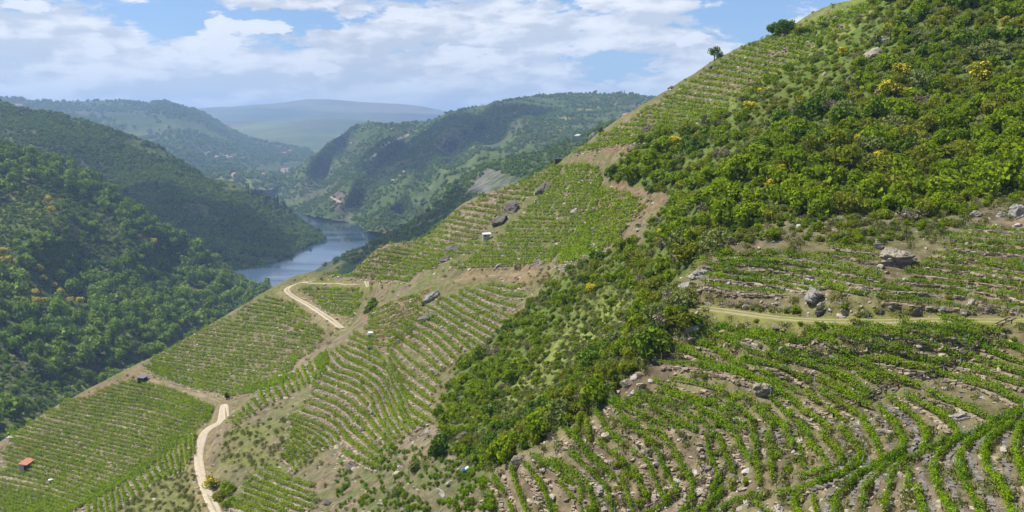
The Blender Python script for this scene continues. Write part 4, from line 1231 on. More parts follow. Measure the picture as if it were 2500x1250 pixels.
def boulder(u, v, wpx, hpx, mat, label, cat="boulder", depth=.8, yaw=None, sink=.42, seed=None, name="boulder", hgt=None, group=None, tilt=0.3):
    p_ = below([u], [v], 0.0)[0]
    if np.isnan(p_[0]): return None
    mpp = p_[1] / FPX
    seed = seed or int(u * 7 + v)
    r_ = np.random.default_rng(seed)
    sx, sy, sn = slope_frame(p_[0], p_[1])
    laid = hpx > wpx * 1.1 or cat in ("outcrop", "rock slab")
    if laid:                                   # lies along the slope
        wpx, hpx = wpx * .85, hpx * .85
        dims = np.array([wpx * mpp * .58, max(hpx, wpx * .5) * mpp * .62, min(wpx, hpx) * mpp * .42])
        R = Matrix((sx, sy, sn)).transposed()
        R = R @ Matrix.Rotation(r_.uniform(-.3, .3), 3, 'Z')
        lift = dims[2] * .12
        off = sn * lift
    else:
        dims = np.array([wpx * mpp * .56, wpx * mpp * .5 * depth, hpx * mpp * .62])
        R = Matrix.Rotation(r_.uniform(-.6, .6) if yaw is None else yaw, 3, 'Z') @ Matrix.Rotation(r_.uniform(-tilt, tilt), 3, 'X') @ Matrix.Rotation(r_.uniform(-tilt, tilt), 3, 'Y')
        off = Vector((0, 0, dims[2] * (1 - 2 * sink)))
    V, F = rock_shape(seed, dims, ICO3 if wpx > 12 else ICO1)
    o = obj(name, mesh_np(name, V, F, [M[mat]], smooth=False))
    o.matrix_world = Matrix.Translation(Vector(p_) + off) @ R.to_4x4()
    return tag(o, label, cat, group)
for a in [
    (2186, 640, 96, 84, 'granite', "large cracked tan granite outcrop between the upper terrace rows", "outcrop"),
    (2145, 605, 30, 26, 'granite', "small tan boulder just left of the large cracked granite one", "boulder"),
    (2075, 612, 16, 24, 'granite', "upright tan stone at the end of the top terrace row", "boulder"),
    (1705, 672, 60, 46, 'pale_rock', "tilted grey slab face at the left end of the upper terraces", "rock slab"),
    (1672, 700, 46, 40, 'pale_rock', "jagged pale rocks below the tilted slab face by the scrub", "rock slab"),
    (2150, 100, 62, 34, 'pale_rock', "grey rounded rock capping the outcrop in the upper scrub", "outcrop"),
    (2128, 135, 56, 60, 'granite', "orange-brown cleft rock face under the grey cap in the scrub", "outcrop"),
    (2092, 200, 44, 76, 'dark_rock', "long smooth brown-grey slab slanting through the upper scrub", "outcrop"),
    (2014, 182, 18, 28, 'granite', "small orange rock left of the scrub outcrop", "outcrop"),
    (1252, 508, 84, 50, 'dark_rock', "biggest dark craggy outcrop on the middle vineyard slope", "outcrop"),
    (1218, 545, 60, 52, 'dark_rock', "dark craggy outcrop directly above the grey hut", "outcrop"),
    (1330, 462, 56, 40, 'dark_rock', "brown broken outcrop highest on the middle vineyard slope", "outcrop"),
    (1112, 610, 66, 40, 'dark_rock', "dark low outcrop on the slope left of the grey hut", "outcrop"),
    (1088, 635, 40, 30, 'dark_rock', "reddish-brown ledge under the low dark outcrop", "outcrop"),
    (1056, 728, 36, 66, 'pale_rock', "tall grey rock rib dropping through the vines below the path", "outcrop"),
    (1040, 780, 34, 50, 'slate', "grey broken rock below the tall rock rib", "outcrop"),
    (2341, 1022, 54, 26, 'pale_rock', "bright white layered boulder on the right-hand terraces", "boulder"),
    (2160, 1062, 38, 22, 'granite', "brown boulder beside a slate wall in the gully", "boulder"),
    (2213, 1034, 30, 22, 'slate', "grey leaning slab between two curving rows", "rock slab"),
    (2239, 1008, 22, 16, 'slate', "small grey block at the end of a vine row", "boulder"),
    (2222, 1212, 70, 40, 'pale_rock', "largest white flat slab near the foot of the terraces", "rock slab"),
    (2165, 1236, 60, 34, 'pale_rock', "white slab left of the largest flat slab", "rock slab"),
    (1906, 1244, 62, 24, 'pale_rock', "white broken slab among the lowest vines", "rock slab"),
    (1862, 958, 44, 40, 'granite', "pinkish split boulder standing in the near vines", "boulder"),
    (1532, 942, 34, 28, 'granite', "pale tan boulder on the scrub edge of the near vines", "boulder"),
    (1688, 806, 40, 22, 'pale_rock', "pale slab at the corner under the grass track", "rock slab"),
    (1990, 728, 58, 36, 'pale_rock', "grey leaning boulder in the bank above the grass track", "boulder"),
    (2108, 716, 40, 28, 'granite', "tan broken boulder at the end of the lowest upper row", "boulder"),
    (2482, 530, 44, 44, 'pale_rock', "tall whitish boulder by the upper terraces' far end", "boulder"),
    (2385, 526, 40, 18, 'pale_rock', "low whitish boulder above the upper terraces", "boulder"),
    (2446, 528, 26, 20, 'pale_rock', "grey boulder between the two whitish ones", "boulder"),
    (1258, 1140, 40, 40, 'granite', "tan rounded boulder at the lower tip of the terraces", "boulder"),
    (1466, 1196, 26, 38, 'pale_rock', "grey boulder standing between the lowest vine rows", "boulder"),
    (1474, 1236, 26, 26, 'pale_rock', "white lump of rock at the foot of the grey standing boulder", "boulder"),
    (1732, 1150, 40, 26, 'granite', "tan block beside the dark rail track", "boulder"),
    (1130, 1062, 50, 34, 'dark_rock', "dark overhanging ledge right of the round bush", "outcrop"),
    (1330, 985, 64, 34, 'dark_rock', "grey-brown ledge standing out of the scrub gully", "outcrop"),
    (1312, 648, 24, 22, 'pale_rock', "white boulder above the dirt path on the spur", "boulder"),
    (1218, 650, 20, 12, 'pale_rock', "whitish stone left of the white boulder above the path", "boulder"),
    (1406, 520, 26, 18, 'pale_rock', "pale boulder high in the sparse vines", "boulder"),
    (1452, 515, 20, 16, 'pale_rock', "pale boulder right of its neighbour in the sparse vines", "boulder"),
    (880, 1055, 56, 24, 'dark_rock', "dark rock shelf at the foot of the curved vines", "outcrop"),
    (860, 1140, 50, 30, 'dark_rock', "dark sloping ledge among scattered vines", "outcrop"),
    (765, 1185, 34, 24, 'dark_rock', "dark jagged ledge low among the vines", "outcrop"),
    (800, 1230, 44, 26, 'dark_rock', "grey-brown outcrop at the lowest vines", "outcrop"),
    (1045, 1055, 32, 16, 'pale_rock', "pale slanting slab left of the round bush", "rock slab"),
    (1080, 1205, 36, 14, 'pale_rock', "pale slab on the bare stony ground", "rock slab"),
    (1190, 1215, 26, 20, 'pale_rock', "pale square stone on the bare ground", "boulder"),
    (905, 855, 22, 14, 'dark_rock', "brown boulder in the curved vines under the white tank", "boulder"),
    (1690, 300, 14, 10, 'pale_rock', "pale stone in the skyline vineyard", "boulder"), (1822, 146, 12, 8, 'pale_rock', "white stone below the lone skyline tree", "boulder"),
    (1800, 150, 26, 14, 'dark_rock', "dark crag on the skyline right of the lone tree", "outcrop"), (1840, 105, 44, 12, 'dark_rock', "dark crest of rocks left of the skyline oaks", "outcrop"), (1735, 165, 20, 22, 'dark_rock', "dark crag under the lone skyline tree", "outcrop"),
    (1640, 215, 22, 16, 'dark_rock', "dark crag low on the skyline edge", "outcrop"), (1580, 315, 40, 22, 'dark_rock', "brown crag among the vines above the earth bank", "outcrop"), (1545, 365, 36, 20, 'dark_rock', "brown broken rock on the earth bank", "outcrop"),
    (1890, 975, 16, 10, 'granite', "orange stone right of the pinkish split boulder", "boulder"), (2130, 955, 42, 20, 'slate', "heap-like grey rock beside the rail track", "outcrop"),
]:
    boulder(*a, name=a[6].replace(' ', '_'))
# flat stones set upright along the uphill edge of the grass track
tr = [l for k_, l, w_ in road_lines if k_ == 'grass'][0]
rs = np.random.default_rng(77)
for i, (u, v, wd) in enumerate([(1730, 745, 14), (1800, 752, 14), (1842, 752, 16), (1860, 754, 14), (1925, 762, 22), (2000, 770, 34), (2062, 772, 26), (2112, 774, 24), (2235, 772, 32), (2300, 764, 22), (2394, 766, 26), (2416, 766, 26), (2443, 768, 24), (2476, 768, 30), (2150, 766, 20), (2350, 769, 18)]):
    boulder(u, v, wd, wd * .75, ('pale_rock', 'granite', 'slate')[i % 3], ["flat grey stone set upright", "flat tan stone set upright", "flat slate set upright"][i % 3] + " along the uphill edge of the grass track", "edge stone", depth=.35, name="edge_stone", group="stones along the grass track", sink=.2, seed=900 + i)

# loose stones, one mass
STONES = []
for i in range(6):
    V, F = rock_shape(700 + i, (1, .75, .5), ICO1, 9, .12)
    STONES.append(mesh_np("stone", V, F, [M['wall_stone'] if i < 2 else M['granite'] if i < 4 else M['slate'] if i < 5 else M['pale_rock']]))
rng = np.random.default_rng(21)
Ps, Ss, Is = [], [], []
uu, vv = rng.uniform(-10, 2900, 17000), rng.uniform(0, 1260, 17000)
Pg = at(uu, vv)
ok = ~np.isnan(Pg[:, 0]) & ~(in_poly(uu, vv, SCRUB) & ~in_poly(uu, vv, STRIP) & (rng.random(17000) > .04))
dens = fbm(Pg[:, 0], Pg[:, 1], 9, 3, 95) + .5
ok &= rng.random(17000) < np.clip(dens * 1.3, .1, 1)
for kind, l, w_ in road_lines:
    d, _ = seg_dist(np.nan_to_num(Pg[:, :2], nan=1e5), l[::4, :2])
    ok &= d > w_ * .55
Pg = Pg[ok]
Ps.append(Pg); Ss.append(rng.lognormal(-2.05, .55, len(Pg)) * (1 + Pg[:, 1] / 260)); Is.append(rng.integers(0, 6, len(Pg)))
for place, P in stone_lines:                       # stones of the low walls along the distant rows
    q = resample(P, step=1.3)
    T = np.gradient(q[:, :2], axis=0); T /= np.maximum(np.linalg.norm(T, axis=1, keepdims=True), 1e-6)
    Nn = np.stack([-T[:, 1], T[:, 0]], -1)
    dn = ground_z(q[:, 0] + Nn[:, 0], q[:, 1] + Nn[:, 1]) - ground_z(q[:, 0] - Nn[:, 0], q[:, 1] - Nn[:, 1])
    Nn *= -np.sign(dn.mean())
    b = q[:, :2] + Nn * .75 + rng.normal(0, .12, (len(q), 2))
    b = b[rng.random(len(b)) < .75]
    Ps.append(np.stack([b[:, 0], b[:, 1], ground_z(b[:, 0], b[:, 1]) + .08], -1)); Ss.append(rng.uniform(.22, .5, len(b))); Is.append(rng.choice([0, 1, 1, 2, 3, 4], len(b)))
P = np.concatenate(Ps); S = np.concatenate(Ss)
scatter("rubble", P, np.minimum(S, .75), zrot(rng, len(P), .3), np.concatenate(Is), "stones", STONES)

# ------------------------------------------------------------------ shrubs of the right-hand slope and the gully
rng = np.random.default_rng(31)
cand = []
N0 = 17000
uu, vv = rng.uniform(1050, 3120, N0), rng.uniform(-40, 1170, N0)
ins = in_poly(uu, vv, SCRUB)
uu, vv = uu[ins], vv[ins]
Pg = at(uu, vv)
good = ~np.isnan(Pg[:, 0])
uu, vv, Pg = uu[good], vv[good], Pg[good]
opn, strip = in_poly(uu, vv, OPEN), in_poly(uu, vv, STRIP)
heath = in_poly(uu, vv, [(2060, 70), (2000, 150), (1900, 220), (1800, 300), (1900, 310), (2050, 200), (2180, 60), (2160, -10)])
r = np.clip(rng.lognormal(.12, .42, len(uu)), .45, 2.6)
r[heath] *= .6
r[opn] *= .62
r[strip] *= .5
r[(vv > 640)] *= .78
tall = fbm(Pg[:, 0], Pg[:, 1], 14, 3, 96)
r *= 1 + .45 * tall
keepm = rng.random(len(uu)) < np.where(opn, .45, np.where(strip, .3, .95))
acc = []
cell = {}
for i in np.argsort(-r):
    if not keepm[i]: continue
    key = (int(Pg[i, 0] // 4), int(Pg[i, 1] // 4))
    okk = True
    for dx in (-1, 0, 1):
        for dy in (-1, 0, 1):
            for j in cell.get((key[0] + dx, key[1] + dy), ()):
                if (Pg[i, 0] - Pg[j, 0]) ** 2 + (Pg[i, 1] - Pg[j, 1]) ** 2 < (.46 * (r[i] + r[j])) ** 2:
                    okk = False
                    break
    if okk:
        cell.setdefault(key, []).append(i)
        acc.append(i)
acc = np.array(acc)
uu, vv, Pg, r, heath, strip, opn = uu[acc], vv[acc], Pg[acc], r[acc], heath[acc], strip[acc], opn[acc]
zone = fbm(Pg[:, 0], Pg[:, 1], 18, 3, 97) + rng.normal(0, .22, len(uu))
kinds = np.where(zone > .02, 'bright', np.where(zone > -.20, 'olive', np.where(zone > -.36, 'grey', 'dark')))
kinds = np.where((kinds == 'dark') & (rng.random(len(uu)) < .5), 'bright', kinds)
rr_ = rng.random(len(uu))
kinds = np.where(rr_ < .05, 'dry', kinds)
kinds = np.where(heath & (rr_ > .35), 'olive', kinds)
kinds = np.where((rr_ > .994) & ~strip & (vv < 600), 'yellow', kinds)
kinds = np.where((uu > 1480) & (uu < 1650) & (vv > 360) & (vv < 450), 'bright', kinds)
SLAB = {'bright': "bright green", 'olive': "olive green", 'grey': "grey-green", 'dark': "dark green", 'dry': "dry leafless brown", 'yellow': "yellow-flecked"}
pxs = np.where(uu < 2500, r / Pg[:, 1], 0)
big = set(np.argsort(-pxs)[:285].tolist())
STUFF_P, STUFF_S, STUFF_I = [], [], []
allm, off = [], {}
for k_ in SH:
    off[k_] = len(allm)
    allm += SH[k_]
for i in range(len(uu)):
    k_ = str(kinds[i])
    j = int(rng.integers(0, len(SH[k_])))
    hs = rng.uniform(.8, 1.25)
    if i in big:
        o = obj("shrub", SH[k_][j], loc=Pg[i] - np.array([0, 0, .1 * r[i]]))
        o.scale = (r[i], r[i], r[i] * hs)
        o.rotation_euler = (rng.normal(0, .1), rng.normal(0, .1), rng.uniform(0, 6.28))
        part = "in the scrub gully beside the near vines" if vv[i] > 640 else "in the thick scrub above the terraces" if uu[i] > 1750 else "in the scrub beside the middle vineyard"
        tag(o, "%s rounded shrub %s" % (SLAB[k_], part), "shrub", "%s shrubs %s" % (SLAB[k_], part))
    else:
        STUFF_P.append(Pg[i] - np.array([0, 0, .1 * r[i]])); STUFF_S.append((r[i], r[i], r[i] * hs)); STUFF_I.append(off[k_] + j)
# the smaller growth that fills the gaps
N1 = 12500
u1, v1 = rng.uniform(1050, 3120, N1), rng.uniform(-20, 1170, N1)
s1 = in_poly(u1, v1, SCRUB) & (rng.random(N1) < np.where(in_poly(u1, v1, STRIP), .45, .9))
P1 = at(u1[s1], v1[s1])
P1 = P1[~np.isnan(P1[:, 0])]
z1 = fbm(P1[:, 0], P1[:, 1], 12, 3, 98) + rng.normal(0, .2, len(P1))
for p_, z_ in zip(P1, z1):
    k_ = 'bright' if z_ > .15 else 'olive' if z_ > -.1 else 'grey' if z_ > -.3 else ('dark' if rng.random() < .7 else 'dry')
    q = rng.uniform(.3, .75)
    STUFF_P.append(p_); STUFF_S.append((q, q, q * rng.uniform(.7, 1.2))); STUFF_I.append(off[k_] + int(rng.integers(0, len(SH[k_]))))
# weeds and small bushes scattered through the vineyards and along banks
N2 = 2600
u2, v2 = rng.uniform(0, 2500, N2), rng.uniform(0, 1250, N2)
P2 = at(u2, v2)
g2 = ~np.isnan(P2[:, 0]) & ~in_poly(u2, v2, SCRUB)
den = fbm(P2[:, 0], P2[:, 1], 15, 3, 99)
g2 &= (den > .12)
for kind, l, w_ in road_lines:
    d, _ = seg_dist(np.nan_to_num(P2[:, :2], nan=1e5), l[::4, :2])
    g2 &= d > w_ * .7
for p_ in P2[g2][:900]:
    k_ = ('olive', 'grey', 'dry', 'bright')[int(rng.integers(0, 4))]
    q = rng.uniform(.25, .55)
    STUFF_P.append(p_); STUFF_S.append((q, q, q * .9)); STUFF_I.append(off[k_] + int(rng.integers(0, len(SH[k_]))))
scatter("undergrowth", np.array(STUFF_P), np.array(STUFF_S), zrot(rng, len(STUFF_P)), np.array(STUFF_I), "shrubs", allm)
# rough grass
N3 = 26000
u3, v3 = rng.uniform(0, 2520, N3), rng.uniform(0, 1255, N3)
g3 = in_poly(u3, v3, OPEN) | (in_poly(u3, v3, SCRUB) & (v3 > 640) & (rng.random(N3) < .6)) | (in_poly(u3, v3, STRIP) & (rng.random(N3) < .4)) | (in_poly(u3, v3, SCRUB) & (rng.random(N3) < .22)) | (rng.random(N3) < .10)
for gp in GRASSY: g3 |= in_poly(u3, v3, gp)
P3g = at(u3[g3], v3[g3])
okg = ~np.isnan(P3g[:, 0])
for kind, l, w_ in road_lines:
    d, _ = seg_dist(np.nan_to_num(P3g[:, :2], nan=1e5), l[::4, :2])
    okg &= d > w_ * .6
P3g = P3g[okg]
scatter("rough_grass", P3g, rng.uniform(.5, 1.3, len(P3g)), zrot(rng, len(P3g)), rng.integers(0, 4, len(P3g)), "tufts", TUFT)

# single bushes that stand out
def bush(u, v, rpx, kind, label, name="bush", cat="bush", hs=1.0, group=None, j=0, lift=0.0):
    p_ = below([u], [v], rpx * .8 * 0)[0]
    y0 = p_[1]
    rm = rpx * y0 / FPX
    p_ = below([u], [v], rm * .8)[0]
    if np.isnan(p_[0]): return
    o = obj(name, SH[kind][j % len(SH[kind])], loc=p_ - np.array([0, 0, .12 * rm - lift]))
    o.scale = (rm, rm, rm * hs)
    o.rotation_euler = (0, 0, (u * 3.7) % 6.28)
    return tag(o, label, cat, group)
bush(1076, 1085, 34, 'dark', "dense round dark green bush at the foot of the scrub gully", hs=1.25)
bush(1085, 1060, 26, 'dark', "dark green top growth leaning over the dense round bush", hs=1.0, j=1)
bush(910, 735, 25, 'dark', "dark leaning bush on the crest above the gravel road", hs=1.0, j=2)
bush(900, 748, 18, 'grey', "grey-green low side of the dark leaning crest bush", j=1)
bush(525, 1165, 30, 'yellow', "yellow-tipped broom bush beside the lower gravel road", hs=.9, j=2)
bush(555, 1180, 32, 'bright', "bright green bush right of the yellow-tipped broom by the road", hs=.9, j=1)
bush(560, 1215, 30, 'bright', "lowest bright green bush beside the lower gravel road", hs=.8, j=3)
bush(528, 1200, 26, 'olive', "olive bush between the lower gravel road and the green bushes", hs=.8, j=3)
bush(1010, 1125, 26, 'grey', "feathery grey-green bush on the stony ground", hs=1.1)
bush(970, 1200, 16, 'grey', "slim grey-green bush standing on bare ground", hs=1.7, j=2)
bush(553, 968, 8, 'dark', "small pointed dark bush at the bend of the dirt path", hs=2.0, j=3)
bush(1195, 1195, 22, 'grey', "grey bush beside the tip of the terraces", hs=.8, j=3)
bush(1265, 645, 14, 'dry', "brown dry bush above the dirt path", hs=1.3)
bush(1495, 420, 20, 'dark', "dark bush at the left tip of the upper scrub", hs=1.2, j=1)
bush(1545, 415, 34, 'bright', "big bright bush at the left tip of the upper scrub", hs=1.2, j=1)
bush(1590, 385, 32, 'bright', "bright bush behind the left tip of the upper scrub", hs=1.0, j=2)
bush(1998, 106, 12, 'bright', "bright upright bush in the skyline vineyard", hs=2.0, j=2)
bush(232, 1190, 13, 'grey', "low bush on the ridge below the fanning rows", hs=.8, j=2)
bush(1700, 770, 26, 'dark', "dark bush at the left end of the grass track", hs=1.0, j=3)
bush(1640, 755, 30, 'bright', "bright bush left of the dark bush by the grass track", hs=1.1, j=4)
bush(1945, 742, 20, 'bright', "vine-like green bush in the bank above the grass track", hs=.7, j=4)
# dead brushwood heaps along the edge of the near vines
for i, (u, v, q) in enumerate([(1470, 985, 18), (1410, 1030, 16), (1345, 1065, 13), (1620, 850, 24), (1640, 830, 18), (1560, 905, 16), (1280, 1105, 12), (1232, 1145, 12)]):
    bush(u, v, q, 'dry', "heap of dead grey brushwood along the scrub edge of the near vines", "brushwood_heap", "brushwood", .7, "brushwood heaps beside the near vines", i)
for i, (u, v, q) in enumerate([(1780, 722, 26), (1830, 728, 24), (1880, 730, 22), (1735, 718, 18)]):
    bush(u, v, q, 'dry', "mat of dead brown brushwood in the bank above the grass track", "brushwood_heap", "brushwood", .5, "brushwood mats above the grass track", i)
# flowering broom
for i, (u, v, q, lab) in enumerate([
    (1650, 342, 24, "big yellow broom at the edge of the middle vineyard"), (1700, 332, 18, "yellow broom right of the big one by the middle vineyard"), (1868, 222, 18, "bright yellow broom under the skyline vineyard"),
    (1828, 256, 19, "yellow broom below left of the bright one under the skyline vineyard"), (2060, 122, 16, "yellow broom left of the scrub outcrop"), (2400, 168, 42, "largest pale yellow broom high in the scrub"),
    (2145, 380, 27, "rich yellow broom in the middle of the scrub"), (2105, 340, 25, "pale yellow broom above the rich yellow one"), (1905, 412, 22, "yellow broom in the lower scrub left of centre"), (1882, 445, 18, "yellow broom just below another in the lower scrub"),
    (1445, 700, 17, "yellow broom at the top of the gully opening"), (1655, 578, 16, "yellow broom above the upper terraces' left end"), (1652, 604, 14, "yellow broom nearest the upper terraces' left corner"), (2455, 48, 14, "yellow broom at the top edge of the scrub"),
    (1766, 402, 12, "small yellow broom among bright shrubs"), (1612, 640, 11, "small yellow broom left of the upper terraces"), (1660, 452, 14, "yellow broom on the scrub edge by sparse vines"), (2440, 75, 14, "pale broom under the top edge of the scrub"), (2160, 70, 24, "faded yellow broom above the scrub outcrop"), (1835, 350, 9, "tiny yellow broom in the upper scrub"),
    (1955, 300, 14, "faded broom in the middle scrub")]):
    bush(u, v, q, 'yellow', lab, "broom_bush", "broom", 1.0, "yellow broom on the scrub slope", (0, 2, 0, 0, 0, 2, 0, 2, 0, 0, 3, 0, 0, 1, 1, 0, 1, 1, 2, 1, 2)[i], lift=.3)

# ------------------------------------------------------------------ trees across the valley
def near_hill_pts(name, n, rng, mask=None, front=True):
    """random points on a hill sheet, even over its area"""
    H = HILLS[name]
    P = H['P']
    nr = H['nv'] + 2
    A = P[:nr - 1, :-1]; B = P[1:nr, :-1]; C_ = P[:nr - 1, 1:]
    ar = np.linalg.norm(np.cross(B - A, C_ - A), axis=-1)
    pr = (ar / ar.sum()).ravel()
    idx = rng.choice(len(pr), n, p=pr)
    i, j = np.unravel_index(idx, ar.shape)
    a, b = rng.random(n)[:, None], rng.random(n)[:, None]
    Q = (P[i, j] * (1 - a) + P[i + 1, j] * a) * (1 - b) + (P[i, j + 1] * (1 - a) + P[i + 1, j + 1] * a) * b
    u, v = project(Q)
    return Q, u, v
BROOM_ACROSS = [(118, 497, 11), (128, 522, 11), (340, 584, 7), (376, 599, 10), (400, 613, 7), (435, 626, 6), (8, 632, 15), (40, 646, 8), (18, 652, 15), (95, 668, 12), (65, 692, 12), (107, 690, 10), (8, 702, 10), (85, 724, 11), (150, 727, 13), (170, 742, 10), (195, 750, 13), (90, 748, 13),
                                   (75, 738, 10), (132, 702, 8), (110, 742, 9), (235, 770, 6), (440, 796, 9), (292, 510, 6), (160, 733, 9), (355, 590, 5), (512, 652, 5), (55, 735, 8), (100, 665, 8), (485, 718, 6)]
rng = np.random.default_rng(41)
Q, u, v = near_hill_pts("wooded_left_hill", 7500, rng)
inside = (u > -60) & (u < 680) & (v < 1150)
Q, u, v = Q[inside], u[inside], v[inside]
dn = fbm(Q[:, 0], Q[:, 1], 55, 4, 101) + np.clip((v - 560) / 900, -.25, .25)
thick = dn > -.02
rad = np.where(thick, rng.uniform(3.0, 7.4, len(Q)), rng.uniform(1.2, 2.6, len(Q))) * (1 + .35 * np.clip(dn, -1, 1))
keepm = rng.random(len(Q)) < np.where(thick, 1.0, .85)
acc, cell = [], {}
for i in np.argsort(-rad):
    if not keepm[i]: continue
    key = (int(Q[i, 0] // 10), int(Q[i, 1] // 10))
    if any((Q[i, 0] - Q[j, 0]) ** 2 + (Q[i, 1] - Q[j, 1]) ** 2 < (.66 * (rad[i] + rad[j])) ** 2 for dx in (-1, 0, 1) for dy in (-1, 0, 1) for j in cell.get((key[0] + dx, key[1] + dy), ())):
        continue
    cell.setdefault(key, []).append(i)
    acc.append(i)
acc = np.array([i for i in acc if all((u[i] - bu) ** 2 + (v[i] - bv) ** 2 > (bq * 1.1 + 5) ** 2 and not (abs(u[i] - bu) < bq * .9 and 0 < v[i] - bv < 26) for bu, bv, bq in BROOM_ACROSS)])
Q, u, v, rad = Q[acc], u[acc], v[acc], rad[acc]
hid = v > np.interp(u, [0, 340, 500, 660], [1085, 895, 810, 715])      # behind the near hillside
shown = ~hid & (u > 0) & (u < 670)
pxs = np.where(shown, rad / Q[:, 1], 0)
top = set(np.argsort(-pxs)[:280].tolist())
tp, ts, ti = [], [], []
for i in range(len(Q)):
    if hid[i] and v[i] > np.interp(u[i], [0, 340, 500, 660], [1130, 940, 850, 740]): continue
    sc_ = (rad[i], rad[i], rad[i] * rng.uniform(.85, 1.2))
    rz = rng.uniform(0, 6.28)
    j = int(rng.integers(0, 6))
    if i in top:
        root = obj("broadleaf_tree", None, loc=Q[i])
        root.scale = sc_
        root.rotation_euler = (0, 0, rz)
        where = "low on the wooded slope beside the left vineyards" if v[i] > 760 else "on the wooded slope across the valley"
        size_ = "large" if rad[i] > 5 else "medium"
        tag(root, "%s rounded green tree standing %s" % (size_, where), "tree", "%s trees %s" % (size_, where))
        obj("crown", TREE[j], root)
        obj("trunk", TRUNK[j % 3], root)
    else:
        tp.append(Q[i]); ts.append(sc_); ti.append(j)
scatter("slope_woodland", np.array(tp), np.array(ts), zrot(rng, len(tp), .05), np.array(ti), "trees", TREE)
# low scrub under and between those trees
Q, u, v = near_hill_pts("wooded_left_hill", 9000, rng)
inside = (u > -40) & (u < 680) & (v < np.interp(u, [0, 340, 500, 660], [1120, 930, 840, 735]))
Q = Q[inside]
q = rng.uniform(.7, 1.7, len(Q))
zz_ = fbm(Q[:, 0], Q[:, 1], 30, 3, 102) + rng.normal(0, .2, len(Q))
kk_ = np.array([off['bright'] if a > .25 else off['olive'] if a > 0 else off['grey'] if a > -.25 else off['dry'] if a < -.55 else off['dark'] for a in zz_])
scatter("slope_scrub", Q, np.stack([q, q, q * .7], -1), zrot(rng, len(Q), .05), kk_ + rng.integers(0, 3, len(Q)), "shrubs", allm)
def sheet_at(name, u, v):
    P = HILLS[name]['P'][:HILLS[name]['nv']]
    pu, pv = project(P)
    k_ = np.argmin((pu - u) ** 2 + (pv - v) ** 2)
    return P.reshape(-1, 3)[k_]
for i, (u_, v_, q_) in enumerate(BROOM_ACROSS):
    p_ = sheet_at("wooded_left_hill", u_, v_)
    o = obj("broom_bush", SH['yellow'][(0, 3)[i % 2]], loc=p_)
    s_ = q_ * p_[1] / FPX * 1.1
    o.scale = (s_, s_, s_)
    o.rotation_euler = (0, 0, i * 1.3)
    o.location.z += s_ * .5
    tag(o, "yellow flowering broom bush among the trees of the slope across the valley", "broom", "yellow broom across the valley")

# distant woods, one mass per hill
def woods(name, hill_, n, rlo, rhi, seed, keepf, umax=3000, meshes=FARTREE, key="fartrees"):
    r_ = np.random.default_rng(seed)
    Q, u, v = near_hill_pts(hill_, n, r_)
    k_ = keepf(Q, u, v, r_) & (u > -80) & (u < umax)
    Q = Q[k_]
    s_ = r_.uniform(rlo, rhi, len(Q)) * (1 + .3 * fbm(Q[:, 0], Q[:, 1], 60, 3, seed))
    scatter(name, Q, np.stack([s_, s_, s_ * r_.uniform(.8, 1.2, len(Q))], -1), zrot(r_, len(Q), .05), r_.integers(0, len(meshes), len(Q)), key, meshes)
woods("valley_woodland", "left_valley_hill", 15000, 2.6, 5.2, 111, lambda Q, u, v, r_: (fbm(Q[:, 0], Q[:, 1], 80, 4, 112) + r_.normal(0, .12, len(Q)) > -.22), 820)
woods("far_bank_woodland", "right_valley_hill", 15000, 2.4, 5.0, 113, lambda Q, u, v, r_: (fbm(Q[:, 0], Q[:, 1], 110, 4, 114) + r_.normal(0, .15, len(Q)) > -.16), 1720)
woods("near_bank_woodland", "right_near_hill", 3500, 1.8, 4.0, 115, lambda Q, u, v, r_: (fbm(Q[:, 0], Q[:, 1], 60, 4, 116) + r_.normal(0, .12, len(Q)) > -.02) & ~in_poly(u, v, [(1130, 480), (1190, 415), (1290, 440), (1260, 470)]), 1650)
woods("distant_woodland", "distant_left_hill", 9000, 5, 11, 117, lambda Q, u, v, r_: (fbm(Q[:, 0], Q[:, 1], 260, 4, 118) + r_.normal(0, .15, len(Q)) > 0), 800)
# conifers: the dark stand on the far spur and the row along the far crest
rng = np.random.default_rng(51)
for i in range(46):
    t_ = i / 45
    u_ = 605 + 105 * t_ + rng.normal(0, 6)
    v_ = np.interp(u_, [600, 690, 760], [456, 505, 556]) + rng.uniform(-2, 26) * (1 - .5 * t_)
    p_ = sheet_at("left_valley_hill", u_, v_)
    o = obj("pine_tree", CONIF[i % 3], loc=p_)
    s_ = rng.uniform(4.5, 7)
    o.scale = (s_, s_, s_)
    tag(o, "dark pine in the stand along the spur above the river", "pine tree", "pines along the spur above the river")
for i, (u_, q_) in enumerate([(1280, 6), (1300, 5), (1318, 9), (1326, 6), (1345, 4), (1375, 5), (1388, 6), (1395, 6), (1410, 4), (1432, 5), (1440, 6), (1453, 10), (1466, 5), (1476, 6), (1484, 5), (1496, 6), (1505, 6), (1513, 8), (1519, 9), (1525, 9), (1240, 4), (1210, 5), (1175, 5), (1150, 4), (1128, 4), (1118, 5), (893, 5), (899, 5), (842, 5), (1262, 5)]):
    p_ = sheet_at("right_valley_hill", u_, np.interp(u_, [800, 850, 900, 1000, 1100, 1170, 1250, 1330, 1420, 1480, 1540], [352, 317, 300, 300, 272, 258, 243, 232, 229, 231, 229]) + 1)
    cn = q_ in (5, 9)
    o = obj("skyline_tree", CONIF[i % 3] if cn else TREE[i % 6], loc=p_)
    s_ = q_ * p_[1] / FPX * (.62 if cn else .75)
    o.scale = (s_, s_, s_)
    tag(o, "small dark tree on the crest of the far hill across the river", "tree", "trees along the far crest")

